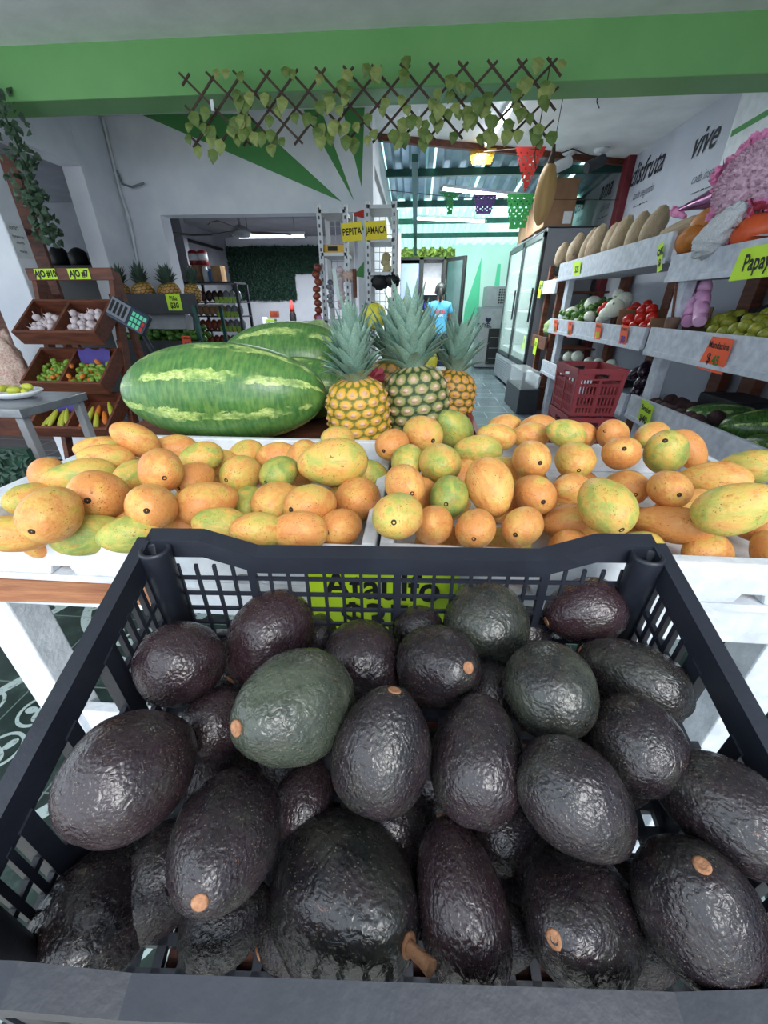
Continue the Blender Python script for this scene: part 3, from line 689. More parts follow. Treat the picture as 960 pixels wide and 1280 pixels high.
# ---------------------------------------------------------------- avocados
def avo_mesh(seed):
    mb = MB(); off = V((seed*4.1, seed*2.3, seed*1.1)); prof = []; nv = 40
    for i in range(nv+1):
        ph = PI*(1-i/nv); z = math.cos(ph); r = max(math.sin(ph), .008)*(1-.15*z-.05*z*z+.03); prof.append((r, z))
    def fn(p, a, i):
        d = 1+.045*noise.noise(p*1.3+off)+.012*noise.noise(p*5+off)+.006*noise.noise(p*11+off)
        dim = 1-.035*math.exp(-((1-p.z)/.035)) if p.z > 0 else 1
        return (p.x*d, p.y*d*.97, p.z*d*dim)
    mb.lathe(prof, 52, 0, None, True, fn); o = mb.build('avocado', 'avocado', keep=True)
    MB().lathe([(.13, .95), (.138, .988), (.105, 1.0), (.06, .99), (.01, .992)], 14).build('stem_button', 'stem_tan', o)
    return o
AVO = [avo_mesh(i) for i in range(5)]
AV = [ # u, v, width px, mode, p1, p2, green, scuff, purple, lift, label
 (222,827,98,'h',114,165,.0,0,.6,0,'purple-black avocado in the back left corner of the black crate'),
 (335,796,92,'h',134,232,.0,0,.8,.015,'long purple-brown avocado leaning up against the back lattice left of centre'),
 (400,790,40,'h',50,90,.0,0,.3,-.03,'dark avocado mostly hidden behind the long purple-brown one at the back'),
 (367,882,130,'s',305,905,.72,1,0,.032,'greyish green avocado lying on top of the heap, left of centre'),
 (452,822,90,'h',104,100,.0,0,.3,0,'dark round avocado at the back, just right of the grey-green top one'),
 (272,903,84,'h',94,60,.0,0,.5,-.022,'dark avocado wedged behind the grey-green top one and the big left one'),
 (170,962,148,'h',180,28,.0,0,.5,.008,'big shiny purple-black avocado against the left side of the crate'),
 (282,1050,144,'s',267,1107,.0,1,.2,.02,'dark avocado pointing its pink stem scar at the viewer, front left'),
 (133,1135,152,'h',192,42,.05,0,.1,-.012,'dark dull avocado in the front left corner of the crate'),
 (285,1150,100,'h',140,15,.05,0,0,-.085,'shadowed avocado low in the front left, under the pink-scarred one'),
 (432,1120,182,'s',515,1164,.14,1,0,.012,'largest dark avocado at the front, with a short woody stalk sticking out right'),
 (380,1000,76,'h',104,80,.0,0,.4,-.05,'dark avocado deep in the gap below the grey-green top one'),
 (478,934,122,'s',494,870,.08,0,.1,.022,'dark upright avocado in the middle, stem button on its upper end'),
 (549,832,96,'s',582,834,.05,0,.1,.012,'dark avocado at the back centre with a tan stem button on its right'),
 (606,775,96,'h',110,95,.42,0,0,.006,'large greenish grey avocado at the back, right of centre'),
 (525,787,56,'h',62,20,.0,0,.1,-.02,'small dark avocado mostly hidden at the back centre'),
 (685,857,108,'h',124,95,.34,0,0,.014,'round green-black avocado right of centre, beneath the purple one at the back'),
 (730,764,80,'s',684,777,.0,0,.9,.008,'reddish purple avocado at the back right with its stem end to the left'),
 (790,846,92,'h',146,148,.2,0,.1,.006,'long avocado with a green tip pointing at the right side of the crate'),
 (597,945,116,'h',162,78,.03,0,.2,.014,'shiny wrinkled dark avocado standing in the centre'),
 (790,927,116,'h',128,130,.06,0,.1,.008,'wrinkled round dark avocado beneath the green-tipped long one'),
 (720,997,130,'h',168,-42,.05,1,.1,.012,'dark avocado with a brown scuff on its upper side, right of centre'),
 (900,1006,132,'h',192,142,.06,1,.1,-.006,'dark speckled avocado lying against the right side of the crate'),
 (575,1123,122,'h',206,100,.03,1,.5,.004,'tall purple-black avocado with a tan scar, front centre'),
 (722,1146,156,'s',685,1167,.05,0,.1,.010,'wrinkled dark avocado at the front with a round stem button facing out'),
 (870,1132,164,'s',899,1090,.08,1,.1,.004,'large smooth dark avocado in the front right corner'),
 (635,1045,84,'h',110,0,.0,0,.2,-.07,'dark avocado deep in the gap between the centre and the front row'),
 (495,1030,90,'h',120,10,.0,0,.2,-.07,'dark avocado deep under the middle upright one'),
 (632,1168,74,'h',96,0,.05,1,0,-.10,'shadowed avocado low at the front between two large ones'),
 (662,790,60,'h',76,0,.0,0,.1,-.028,'dark avocado low at the back between the greenish and the purple one'),
 (612,862,66,'h',84,90,.0,0,.1,-.035,'dark avocado low behind the wrinkled one standing in the centre'),
 (806,1172,74,'h',96,0,.0,0,.1,-.10,'shadowed avocado low at the front right')]
items = []
for r in AV:
    u, v, W, mode, p1, p2, g, sc, pu, lift, lab = r
    t = solve(u, v, .876, .22, .33, lift*.9); ax, w, L = oriented(u, v, W*1.06, mode, p1, p2, t, 1.30)
    items.append(dict(r=r, u=u, v=v, d=ray(u, v), t=t, t0=t, ax=ax, W=w, L=L))
for k, (s_, t_) in enumerate([(s_, t_) for t_ in (.07, .155, .24) for s_ in (-.2, -.1, 0, .1, .2)]):   # the bottom layer
    p = CF(s_+(.03 if k % 2 else -.01), t_+.015*(k % 3-1), -CD+.046); d = p-EYE; t = d.dot(FW); u = 480+480*d.dot(RC)/t; v = 640-480*d.dot(UP)/t
    lab = f"shadowed avocado at the bottom of the crate, {ORD[k % 5]} from left in the {('back', 'middle', 'front')[k//5]} line"
    items.append(dict(r=(u, v, 0, 'b', 0, 0, 0, 0, .2, 0, lab), u=u, v=v, d=d/t, t=t, t0=t, ax=V((random.uniform(-1, 1), random.uniform(-1, 1), random.uniform(-.2, .2))).normalized(), W=.072, L=.095, lo=.985))
YF = CF(0, CL, 0).y+.006
def clear_front():
    for o in items:
        for _ in range(80):
            p = EYE+o['d']*o['t']; e = math.sqrt((o['L']/2*o['ax'].y)**2+(o['W']/2)**2*(1-o['ax'].y**2))
            if p.y-e >= YF + .05*(p.x): break
            o['t'] *= 1.004; o['W'] *= 1.004; o['L'] *= 1.004
clear_front()
for o in items: o['t0'] = o['t']; o['lo'] = max(o.get('lo', .86), .90)
relax(items, .71); clear_front()
av_used = set()
for n_, it in enumerate(items):
    u, v, W, mode, p1, p2, g, sc, pu, lift, lab = it['r']; i = n_ % 5
    o = dup(AVO[i]) if i in av_used else AVO[i]; av_used.add(i)
    tag(o, lab, 'avocado', 'avocados in the black crate')
    place(o, EYE+it['d']*it['t'], it['ax'], random.uniform(0, 6.28), (it['W']/2*1.02, it['W']/2*1.04, it['L']/2)); o.color = (g, sc, pu, 1)
    if 'stalk' in lab:
        mb = MB(); mb.tube([(0, 0, .9), (.02, .01, 1.05), (.05, .0, 1.2), (.06, .01, 1.3)], [.09, .075, .08, .095], 9); mb.build('stalk', 'stem_tan', o, local=True)
# ================================================================ WATERMELONS, PINEAPPLES ON THE TABLE
def watermelon(label, loc, half, rad, axis, mt, spin=0, group='watermelons on the table'):
    o = blob('watermelon', mt, (1, 1, 1), len(label), .02, 1.5, 48, 36, 0)
    tag(o, label, 'watermelon', group); place(o, loc, axis, spin, (rad, rad, half))
    mb = MB(); mb.lathe([(.07, .985), (.06, 1.0), (.03, 1.005)], 12); mb.build('stem_scar', 'stem_tan', o, local=True); return o
mb = MB(); mb.bx(-.90, .16, .935, 1.66, .8285, .862); o = mb.build('wooden_board', 'wood_x', None, .003); tag(o, 'dark brown board lying on the table under the watermelons and pineapples', 'board')
c = at_y(281, 500, 1.02)
watermelon('biggest watermelon, lying lengthwise behind the left mangoes', (c.x, 1.03, .863+.127), .272, .127, (1, .05, -.01), 'watermelon', .5)
c = at_y(362, 438, 1.52); watermelon('watermelon half hidden at the back, behind the striped flank of another', (c.x, 1.515, .863+.145), .26, .142, (1, .06, 0), 'watermelon', .1)
c = at_y(372, 478, 1.26); watermelon('watermelon squeezed between the biggest one and the left pineapple', (c.x+.01, 1.265, .863+.098), .18, .098, (1, -.18, 0), 'watermelon', 1.35)
def pineapple_body(name, pal, nr=13, rows=8, NU=150, NV=96, parent=None, amp=.06):
    """eyes on a staggered lattice; unit body: radius 1, height 0..2.25"""
    mb = MB(); cols = []; Hh = 2.25; prof = []
    def rad(t): return (max(0, 1-abs(2*t-1)**3.4)**.5*.9+.1)*(1.0-.10*t)
    eye_lo, eye_mid, centre, gap = [lin(c) for c in pal]
    for i in range(NV+1): prof.append((1, i/NV))
    rn = random.Random(5); jit = {}
    def fn(p, a, i):
        t = i/NV; x = a/(2*PI)*nr; y = t*rows; best = 9; key = None
        for ry in (math.floor(y)-1, math.floor(y), math.floor(y)+1, math.floor(y)+2):
            sh = .5 if ry % 2 else 0
            for rx in (math.floor(x-sh), math.floor(x-sh)+1):
                dx = (x-(rx+sh)); dy = (y-ry)*.98; d = max(abs(dx)*1.0+abs(dy)*.5, abs(dy)*1.0)*1.35
                d = math.hypot(dx, dy)*1.5*.6 + d*.45
                if d < best: best = d; key = (rx % nr, ry); rel = (dx, dy)
        j = jit.setdefault(key, rn.random())
        h = max(0, 1-best**3)*amp + (.05 if best < .22 else 0)
        r = rad(t)*(1+h)
        if best > .70: c = gap
        elif best < .26: c = centre
        else:
            k = (best-.26)/.44; sp = abs(math.sin(math.atan2(rel[1], rel[0])*3.5+j*6)); k = min(1, k*.8+.25*sp*(1-k))
            c = tuple(eye_mid[q]*(1-k)+eye_lo[q]*k for q in range(3))+(1,)
            if rel[1] < -.05 and best < .55: c = tuple(c[q]*.75+centre[q]*.25 for q in range(3))+(1,)
        cols.append(c)
        return (r*math.cos(a), r*math.sin(a), t*Hh)
    mb.lathe(prof, NU, 0, None, True, fn); mb.col = cols
    return mb.build(name, 'pine', parent, keep=parent is None, local=parent is not None)
def crown(parent, z0, n=70, ln=2.0, seed=0, wide=.17, mt='pine_leaf', spread=1.0, seg=6):
    rn = random.Random(seed); mb = MB()
    for k in range(n):
        f = k/n; a = k*2.39996+rn.uniform(-.2, .2); tilt = (1.4-1.15*f)*spread+rn.uniform(-.12, .12); L = ln*(.42+.58*f**.8)*rn.uniform(.85, 1.12); w = wide*rn.uniform(.85, 1.15)*(.8+.3*f)
        zb = z0+f*ln*.18; dirh = V((math.cos(a), math.sin(a), 0)); side = V((-math.sin(a), math.cos(a), 0))
        p = dirh*(.26*(1-f)+.05)+V((0, 0, zb)); th = tilt*.55; curl = rn.uniform(.25, 1.0)*(1.1-.6*f); vs_ = []; fs = []
        for i in range(seg+1):
            s = i/seg; ww = w*(1-s**1.8)*(.75+.5*min(1, s*3)*.5); d = dirh*math.sin(th)+V((0, 0, math.cos(th))); nn = dirh*math.cos(th)-V((0, 0, math.sin(th)))
            vs_ += [p+side*ww+nn*ww*-.35, p+nn*ww*.25, p-side*ww+nn*ww*-.35]
            th += (curl*tilt*.75+.10)/seg; p = p+d*(L/seg)
        for i in range(seg):
            b = i*3; fs += [(b, b+1, b+4, b+3), (b+1, b+2, b+5, b+4)]
        mb.add(vs_, fs, 0, True)
    return mb.build('crown', mt, parent, local=True)
PAL_Y = ((196, 150, 44), (226, 176, 66), (206, 160, 138), (112, 112, 40))
PAL_G = ((112, 122, 62), (168, 158, 104), (206, 172, 150), (48, 70, 38))
PAL_O = ((186, 132, 40), (216, 158, 60), (186, 140, 110), (84, 84, 36))
def pineapple(label, base, r, pal, axis, seed, lite=False, crown_len=2.2, n=70, leaf='pine_leaf', group='pineapples on the table'):
    t = thing('pineapple', label, 'pineapple', (0, 0, 0), group)
    pineapple_body('fruit', pal, parent=t, **(dict(nr=12, rows=7, NU=72, NV=42) if lite else {}))
    crown(t, 2.16, n, crown_len, seed, .25, leaf, 1.0, 4 if lite else 7)
    place(t, base, axis, seed, r); return t
c = at_y(452, 546, 1.0); pineapple('ripe yellow pineapple standing in front, left of the greener one', (c.x, 1.005, .863), .081, PAL_Y, (-.06, -.12, 1), 3, crown_len=1.55, n=52)
c = at_y(526, 520, 1.06); pineapple('pineapple with green-brown rind standing in front, centre of the group', (c.x, 1.07, .863), .089, PAL_G, (-.13, .02, 1), 11, crown_len=1.9, n=60)
c = at_y(440, 470, 1.24); pineapple('pineapple behind the yellow one, only its tall crown showing', (c.x-.01, 1.27, .863), .078, PAL_O, (.02, .05, 1), 23, True, 2.2, 50)
c = at_y(560, 515, 1.17); pineapple('smaller orange pineapple leaning out on the right behind the greener one', (c.x+.0, 1.22, .863), .075, PAL_O, (.10, .05, 1), 31, False, 2.0, 50)
c = at_y(492, 470, 1.36); pineapple('pineapple farthest back, its crown rising behind the centre one', (c.x-.005, 1.375, .863), .082, PAL_O, (.0, .0, 1), 44, True, 2.0, 46)
# yellow melons heaped on a side crate behind the pineapples
t = thing('wire_stand', 'low dark stand behind the pineapples holding the yellow melons', 'stand', (.05, 1.95, 0))
mb = MB(); mb.bx(-.45, .17, 1.74, 2.2, .88, .91); mb.build('shelf', 'dark_plastic', t)
for x in (-.42, .12):
    for y in (1.75, 2.14): MB().bx(x, x+.03, y, y+.03, 0, .88).build('leg', 'dark_plastic', t)
for k, (u, v, w, lab) in enumerate([(511, 392, 32, 'yellow melon on top, above the centre pineapple crown'), (528, 412, 30, 'yellow melon right of and below the topmost one'), (466, 396, 28, 'yellow melon showing between the two tallest pineapple crowns'), (484, 376, 18, 'yellow melon peeping out between crown leaves, upper left'), (535, 425, 26, 'lowest yellow melon on the right by the small pineapple'), (497, 415, 30, 'yellow melon hidden behind the centre pineapple crown')]):
    p = at_y(u, v, 1.92); r = w*.5*1.92/480*.98; o = blob('melon', 'melon_yellow', (1, 1, 1.15), k, .04, 2, 20, 14); tag(o, lab, 'melon', 'yellow melons behind the pineapples'); place(o, (p.x, 1.92+(k % 3)*.04, (.912+r*1.05 if k in (3, 4) else max(p.z, .91+r))), rnd_axis(), 0, r)
c = at_y(388, 408, 1.75); o = blob('cabbage', 'cabbage', (1, 1, .85), 5, .16, 3.2, 40, 28); tag(o, 'pale green cabbage at the back, above the half hidden watermelon', 'cabbage'); place(o, (c.x, 1.8, 1.06), None, 0, .10)
t = thing('wire_stand', 'low dark stand behind the watermelons under the pale cabbage', 'stand', (-.35, 1.8, 0))
mb = MB(); mb.bx(-.72, -.47, 1.70, 1.98, .95, .975); mb.build('shelf', 'dark_plastic', t)
for x in (-.71, -.5): MB().bx(x, x+.02, 1.8, 1.83, 0, .95).build('leg', 'dark_plastic', t)
for k, (u, v) in enumerate([(545, 472), (468, 470)]):
    p = at_y(u, v, 1.16 if k else 1.3); mb = MB(); rn = random.Random(k)
    for q in range(26):
        a = rn.uniform(0, 2*PI); b = rn.uniform(-.9, .9); d = V((math.cos(a)*math.cos(b), math.sin(a)*math.cos(b), math.sin(b))); e = d.orthogonal().normalized()
        mb.add([p, p+d*.026+e*.010, p+d*.033, p+d*.026-e*.010], [(0, 1, 2, 3)])
    o = mb.build('tissue_tuft', 'coral'); tag(o, ('coral tissue tuft beside the centre pineapple, right side', 'coral tissue tuft between the yellow and the centre pineapple')[k], 'decoration')
mb = MB(); p = at_y(588, 528, 1.12); q = at_y(572, 500, 1.3)
mb.bar((.168, .95, .865), (.168, 1.42, .865), .014, .10); o = mb.build('side_board', 'maroon'); tag(o, 'reddish brown board edging the table right of the pineapples', 'board')
# ================================================================ LEFT: TRAY RACK
rk = thing('tray_rack', 'brown wooden rack of tilted trays of garlic and chilies, against the white pillar', 'rack', (-2.28, 2.76, 0))
RX0, RX1 = -2.585, -1.985; RY = 2.76
for x in (RX0+.03, RX1-.03):
    mb = MB(); mb.bar((x, RY-.26, 0), (x, RY+.09, 1.40), .06, .035, (1, 0, 0)); mb.build('upright', 'wood', rk, .003)
    mb = MB(); mb.bar((x, RY+.16, 0), (x, RY+.11, 1.39), .05, .03, (1, 0, 0)); mb.build('back_leg', 'wood', rk, .003)
mb = MB(); mb.bx(RX0, RX1, RY+.04, RY+.065, 1.345, 1.415); mb.build('top_rail', 'wood_x', rk, .003)
TR = []
for (zc, yc, hh) in ((1.07, RY-.05, .27), (.775, RY-.14, .28), (.50, RY-.22, .28)):
    F = frame((0, yc-.14, zc-.075), (1, 0, 0), (0, .80, .60)); TR.append((F, hh)); x0, x1 = RX0+.02, RX1-.02
    mb = MB(); mb.fbx(F, x0, x1, 0, hh, -.012, 0); mb.fbx(F, x0, x1, -.02, 0, -.012, .085); mb.fbx(F, x0, x1, hh, hh+.018, -.012, .085)
    for x in (x0, x1-.018): mb.fbx(F, x, x+.018, 0, hh, 0, .085)
    tr = mb.build('tray', 'wood_x', rk, .002)
    mb = MB(); mb.fbx(F, (x0+x1)/2-.03, (x0+x1)/2-.012, 0, hh, 0, .075); mb.build('divider', 'wood', tr)
xm = (RX0+RX1)/2-.02
def fill(fn, F, x0, x1, y0, y1, n, lift, seed, sep):
    rn = random.Random(seed); pts = []; tries = 0
    while len(pts) < n and tries < 4000:
        tries += 1; x = rn.uniform(x0, x1); y = rn.uniform(y0, y1); lay = 0 if len(pts) < n*.65 else 1
        if all(math.hypot(x-a, y-b) > sep or lay != l for a, b, l in pts): pts.append((x, y, lay))
    for k, (x, y, l) in enumerate(pts): fn(k, F(x, y, lift*(1+1.3*l)), rn)
def garlic_proto():
    o = blob('garlic_bulb', 'garlic', (1, 1, .85), 3, .05, 3, 14, 8); mb = MB(); mb.tube([(0, 0, .7), (.05, 0, 1.1), (.12, .05, 1.6)], [.22, .14, .1], 7); mb.build('stem', 'garlic', o, local=True); return o
GAR = garlic_proto(); gfirst = [True]
def scatter(proto, label, cat, group, r, jitter=.12, axis_z=-1):
    first = [proto.get('label') is None]
    def fn(k, p, rn):
        o = proto if first[0] else dup(proto); first[0] = False
        tag(o, label, cat, group); place(o, p, rnd_axis(axis_z), 0, r*rn.uniform(1-jitter, 1+jitter))
    return fn
F, hh = TR[0]
fill(scatter(GAR, 'white garlic bulb heaped in the left half of the rack top tray', 'garlic', 'garlic in the left half of the top tray', .023, .15, 0), F, RX0+.07, xm-.04, .03, .18, 26, .022, 1, .036)
fill(scatter(GAR, 'white garlic bulb heaped in the right half of the rack top tray', 'garlic', 'garlic in the right half of the top tray', .023, .15, 0), F, xm+.04, RX1-.06, .03, .22, 36, .022, 2, .036)
F, hh = TR[1]
CH1 = blob('chili', 'jalapeno', (1, 1, 1.5), 1, .05, 2, 10, 7, .2); 
fill(scatter(CH1, 'small green chili heaped in the left half of the middle tray', 'chili', 'chilies in the left half of the middle tray', .0155), F, RX0+.06, xm-.04, .03, .23, 56, .016, 3, .026)
CH2 = dup(CH1); CH2.data = CH1.data.copy(); CH2.data.materials[0] = MT['zucchini']; del CH2['label'], CH2['category'], CH2['group']
fill(scatter(CH2, 'orange ripened chili among the green ones in the middle tray', 'chili', 'orange chilies in the middle tray', .016), F, RX0+.08, RX1-.08, .05, .2, 16, .026, 14, .05)
fill(scatter(CH1, 'small green chili heaped in the right half of the middle tray', 'chili', 'chilies in the right half of the middle tray', .0155), F, xm+.04, RX1-.06, .03, .2, 56, .016, 4, .026)
for k, (FF, a, b, w, h) in enumerate([(TR[1][0], xm+.03, .20, .22, .075), (TR[2][0], RX0+.06, .18, .2, .09)]):
    mb = MB(); n = 8; vs_ = [FF(a+w*i/n, b+h*j/3, .005+.03*j+.012*math.sin(i*1.7+j)) for j in range(4) for i in range(n+1)]
    mb.add(vs_, [(j*(n+1)+i, j*(n+1)+i+1, (j+1)*(n+1)+i+1, (j+1)*(n+1)+i) for j in range(3) for i in range(n)], 0, True)
    o = mb.build('paper_lining', 'purple_lining'); tag(o, ('purple paper lining behind the chilies in the middle tray', 'purple paper lining behind the long peppers in the lowest tray')[k], 'paper')
F, hh = TR[2]
BN = blob('long_pepper', 'banana', (1, .9, 4.2), 2, .06, 1, 10, 12, .35)
for k in range(7):
    o = BN if k == 0 else dup(BN); tag(o, f'yellow-green long pepper, {ORD[k]} from the left in the lowest tray', 'pepper', 'long peppers in the lowest tray')
    place(o, F(RX0+.07+k*.03, .09+.02*(k % 2), .025+.012*(k % 3)), V((.25-.12*k+.1, .6, .55)), 0, .016)
ZU = blob('squash_blossom', 'zucchini', (1, .9, 3), 4, .12, 2, 10, 10, .5)
for k in range(6):
    o = ZU if k == 0 else dup(ZU); tag(o, f'orange squash blossom, {ORD[k]} from the left in the right half of the lowest tray', 'squash blossom', 'squash blossoms in the lowest tray')
    if k % 2: o.data = BN.data
    place(o, F(xm+.06+k*.034, .07+.05*(k % 3), .03+.01*(k % 2)), V((.3-.15*k, .6, .7)), 0, .018)
for uv, tx, lab in (((58, 344), 'AJO #10', 'neon yellow AJO #10 card at the left end of the rack top rail'), ((99, 342), 'AJO #7', 'neon yellow AJO #7 card on the rack top rail beside the other garlic card')):
    p = at_y(uv[0], uv[1], RY+.04); sign(lab, (p.x, RY+.037, 1.381), (1, 0, .01), (0, 0, 1), .148, .06, 'neon', [(tx, .052, 0, 0, 'ink', 0, .04, 0, .8)], group='price cards on the left')
# digital scale display leaning on the rack
sc = thing('digital_scale', 'dark blue electronic scale display tilted beside the wooden rack', 'scale', (-1.93, 2.62, 1.0))
p = at_y(160, 394, 2.62); F = frame(p, (.86, .0, -.5), (.38, .42, .8))
mb = MB(); mb.fbx(F, -.12, .12, -.068, .068, -.045, 0); mb.build('housing', nm('scale_blue', (40, 56, 78), (30, 42, 62), 4, .4), sc, .012)
mb = MB(); mb.fbx(F, -.12, .0, -.05, .055, 0, .004); mb.build('display', 'fridge_grey', sc)
mb = MB()
for k in range(4): mb.fbx(F, -.112+k*.027, -.096+k*.027, -.035, .04, .004, .0055)
mb.build('digit_strips', 'ink', sc)
for i in range(4):
    for j in range(3): MB().fbx(F, .02+i*.024, .038+i*.024, -.055+j*.034, -.03+j*.034, 0, .005).build('key', 'red' if i == 3 and j < 2 else 'mintg', sc)
mb = MB(); mb.tube([p+V((0, .05, -.02)), p+V((.03, .12, -.25)), (p.x+.03, 2.76, .62)], .016); mb.build('stalk', 'dark_plastic', sc)
mb = MB(); mb.bx(p.x-.06, p.x+.2, 2.64, 2.9, .58, .62); mb.build('platform', 'steel', sc, .004)
mb = MB(); mb.bx(-1.95, -1.62, 2.62, 2.94, 0, .58); o = mb.build('plastic_crate', 'dark_plastic', None, .01); tag(o, 'dark crate on end under the scale, behind the big watermelon', 'crate')
# ---------------------------------------------------------------- dark shelf with pineapples, cartons and limes
ds = thing('dark_shelf', 'dark shelf of pineapples at the left wall, limes and cartons beneath', 'shelf', (-2.3, 4.0, 0))
mb = MB(); mb.bx(-2.72, -1.93, 3.72, 4.24, 1.19, 1.21); mb.bx(-2.72, -1.93, 3.70, 3.72, 1.13, 1.29); mb.build('top_tray', 'dark_plastic', ds, .004)
mb = MB(); mb.bx(-2.72, -1.93, 3.66, 4.24, .80, .82); mb.bx(-2.72, -1.93, 3.62, 3.65, .72, .92); mb.build('lower_tray', 'dark_plastic', ds, .004)
mb = MB(); mb.bx(-2.72, -1.93, 3.62, 4.24, .3, .32); mb.bx(-2.72, -1.93, 3.60, 3.62, .26, .46); mb.build('bottom_tray', 'dark_plastic', ds, .004)
for x in (-2.70, -1.97):
    for y in (3.68, 4.2): MB().bx(x, x+.03, y, y+.03, 0, 1.2).build('post', 'dark_metal', ds)
sp = []
for k in range(6):
    x = -2.66+k*.122; lab = f'pineapple on the dark left shelf, {ORD[k]} from the left in its row'
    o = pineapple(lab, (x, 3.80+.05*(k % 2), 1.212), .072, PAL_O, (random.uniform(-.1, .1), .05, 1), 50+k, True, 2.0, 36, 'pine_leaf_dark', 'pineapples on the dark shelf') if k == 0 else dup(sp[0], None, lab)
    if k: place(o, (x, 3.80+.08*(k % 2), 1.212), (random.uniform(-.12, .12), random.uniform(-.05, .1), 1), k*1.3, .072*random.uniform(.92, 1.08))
    sp.append(o)
for k, (u, v, w) in enumerate([(203, 397, .24), (225, 398, .2)]):
    p = at_y(u, v, 3.9); mb = MB(); F = frame((p.x, 3.8, 1.02), (1, .1*k, 0), (0, .25, 1)); mb.fbx(F, -w/2, w/2, -.07, .07, -.16, 0)
    o = mb.build('carton', 'grey_metal', None, .004); o.location.z = .965; tag(o, ('grey carton hanging under the pineapple shelf, left one', 'grey carton hanging under the pineapple shelf, right one, slightly turned')[k], 'carton')
LM = blob('lime', 'lime', (1, 1, 1.12), 2, .03, 2, 12, 8)
Fl = frame((0, 3.66, .82), (1, 0, 0), (0, .95, .3))
fill(scatter(LM, 'green lime heaped in the tray under the left pineapple shelf', 'lime', 'limes under the left pineapple shelf', .028), Fl, -2.69, -1.98, .02, .3, 90, .05, 8, .05)
p = at_y(217, 378, 3.69); sign('neon card reading Piña $30 on the dark pineapple shelf', (p.x, 3.697, p.z), (1, 0, 0), (0, 0, 1), .13, .125, 'neon', [('Piña', .05, 0, .03, 'ink', 0, .02), ('$30', .06, 0, -.025, 'ink', 0, .03)], group='price cards on the left')
p = at_y(233, 430, 3.6); sign('small orange price card with blue figure on the lime tray', (p.x, 3.615, p.z), (1, 0, 0), (0, 0, 1), .085, .13, 'orange_card', [('LIMON', .025, 0, .045, 'ink'), ('$8', .06, 0, -.015, 'blue_ink', 0, .04)], group='price cards on the left')
# ---------------------------------------------------------------- steel table at far left
tb = thing('steel_table', 'stainless steel table at the left edge with a plate on top', 'table', (-1.6, 1.3, 0))
mb = MB(); mb.bx(-2.3, -1.285, 1.17, 1.46, .87, .9); mb.build('tabletop', 'steel', tb, .003)
for x in (-2.27, -1.325):
    for y in (1.18, 1.42): MB().bx(x, x+.028, y, y+.028, 0, .87).build('leg', 'grey_metal', tb, .003)
mb = MB(); mb.bx(-2.3, -1.33, 1.0, 1.18, .74, .76); mb.build('lower_shelf', 'wood_x', tb)
pt = thing('plate', 'white oval plate of wrapped yellow sweets on the steel table', 'plate', (0, 0, 0))
p = at_z(30, 496, .9); mb = MB(); mb.lathe([(.5, 0), (.55, .01), (.85, .1), (1, .2), (.98, .22), (.8, .13), (.5, .05)], 28); d_ = mb.build('dish', 'white_paint', pt, local=True)
rn = random.Random(4); mb = MB()
pt.location = (p.x-.02, 1.34, .901); pt.scale = (.105, .075, .12)
SW = blob('sweet', 'banana', (1.3, .8, .7), 4, .15, 3, 9, 6)
for k in range(7):
    o = SW if k == 0 else dup(SW); tag(o, 'yellow wrapped sweet on the white plate on the steel table', 'sweet', 'sweets on the plate'); place(o, (p.x-.075+k*.02, 1.325+.035*(k % 2), .923+.006*(k % 3)), (rn.uniform(-1, 1), rn.uniform(-1, 1), .3), 0, .017)
mb = MB(); p = at_z(10, 532, .77); mb.bx(p.x-.22, p.x+.10, 1.02, 1.16, .762, .785); o = mb.build('tray', 'steel', None, .005); tag(o, 'shallow metal tray of small bags on the shelf under the steel table', 'tray')
for k in range(3):
    o = blob('snack_bag', 'clear_bag', (1.6, .8, .55), k, .2, 3, 12, 8); tag(o, f'small cloudy bag on the metal tray, {ORD[k]} from the left', 'bag', 'bags on the metal tray'); place(o, (p.x-.15+.085*k, 1.09, .803), None, .3*k, .033)
# leafy mat hanging in front of the steel table
def leaf_mat(mb, F, w, h, n, size, rn, depth=.02, m=0):
    for _ in range(n):
        a, b, c = rn.uniform(0, w), rn.uniform(0, h), rn.uniform(0, depth); s = size*rn.uniform(.7, 1.3); an = rn.uniform(0, 6.28); ti = rn.uniform(-.5, .5)
        ca, sa = math.cos(an), math.sin(an)
        pts = [(-1, 0, 0), (0, -.55, .3), (1, 0, 0), (0, .55, .3)]
        mb.add([F(a+s*(x*ca-y*sa), b+s*(x*sa+y*ca), c+s*(z+x*ti)) for x, y, z in pts], [(0, 1, 2, 3)], m)
hm = thing('hedge_mat', 'dark green artificial leaf mat hanging below the steel table', 'hedge mat', (-1.4, 1.05, .4))
F = frame((-2.12, .985, .30), (1, .0, 0), (0, 0, 1)); rn = random.Random(3)
mb = MB(); mb.fbx(F, 0, 1.0, 0, .53, -.02, -.004); mb.build('backing', 'hedge_dark', hm)
mb = MB(); leaf_mat(mb, F, 1.0, .53, 2600, .014, rn, .02); mb.build('foliage', 'hedge_dark', hm)
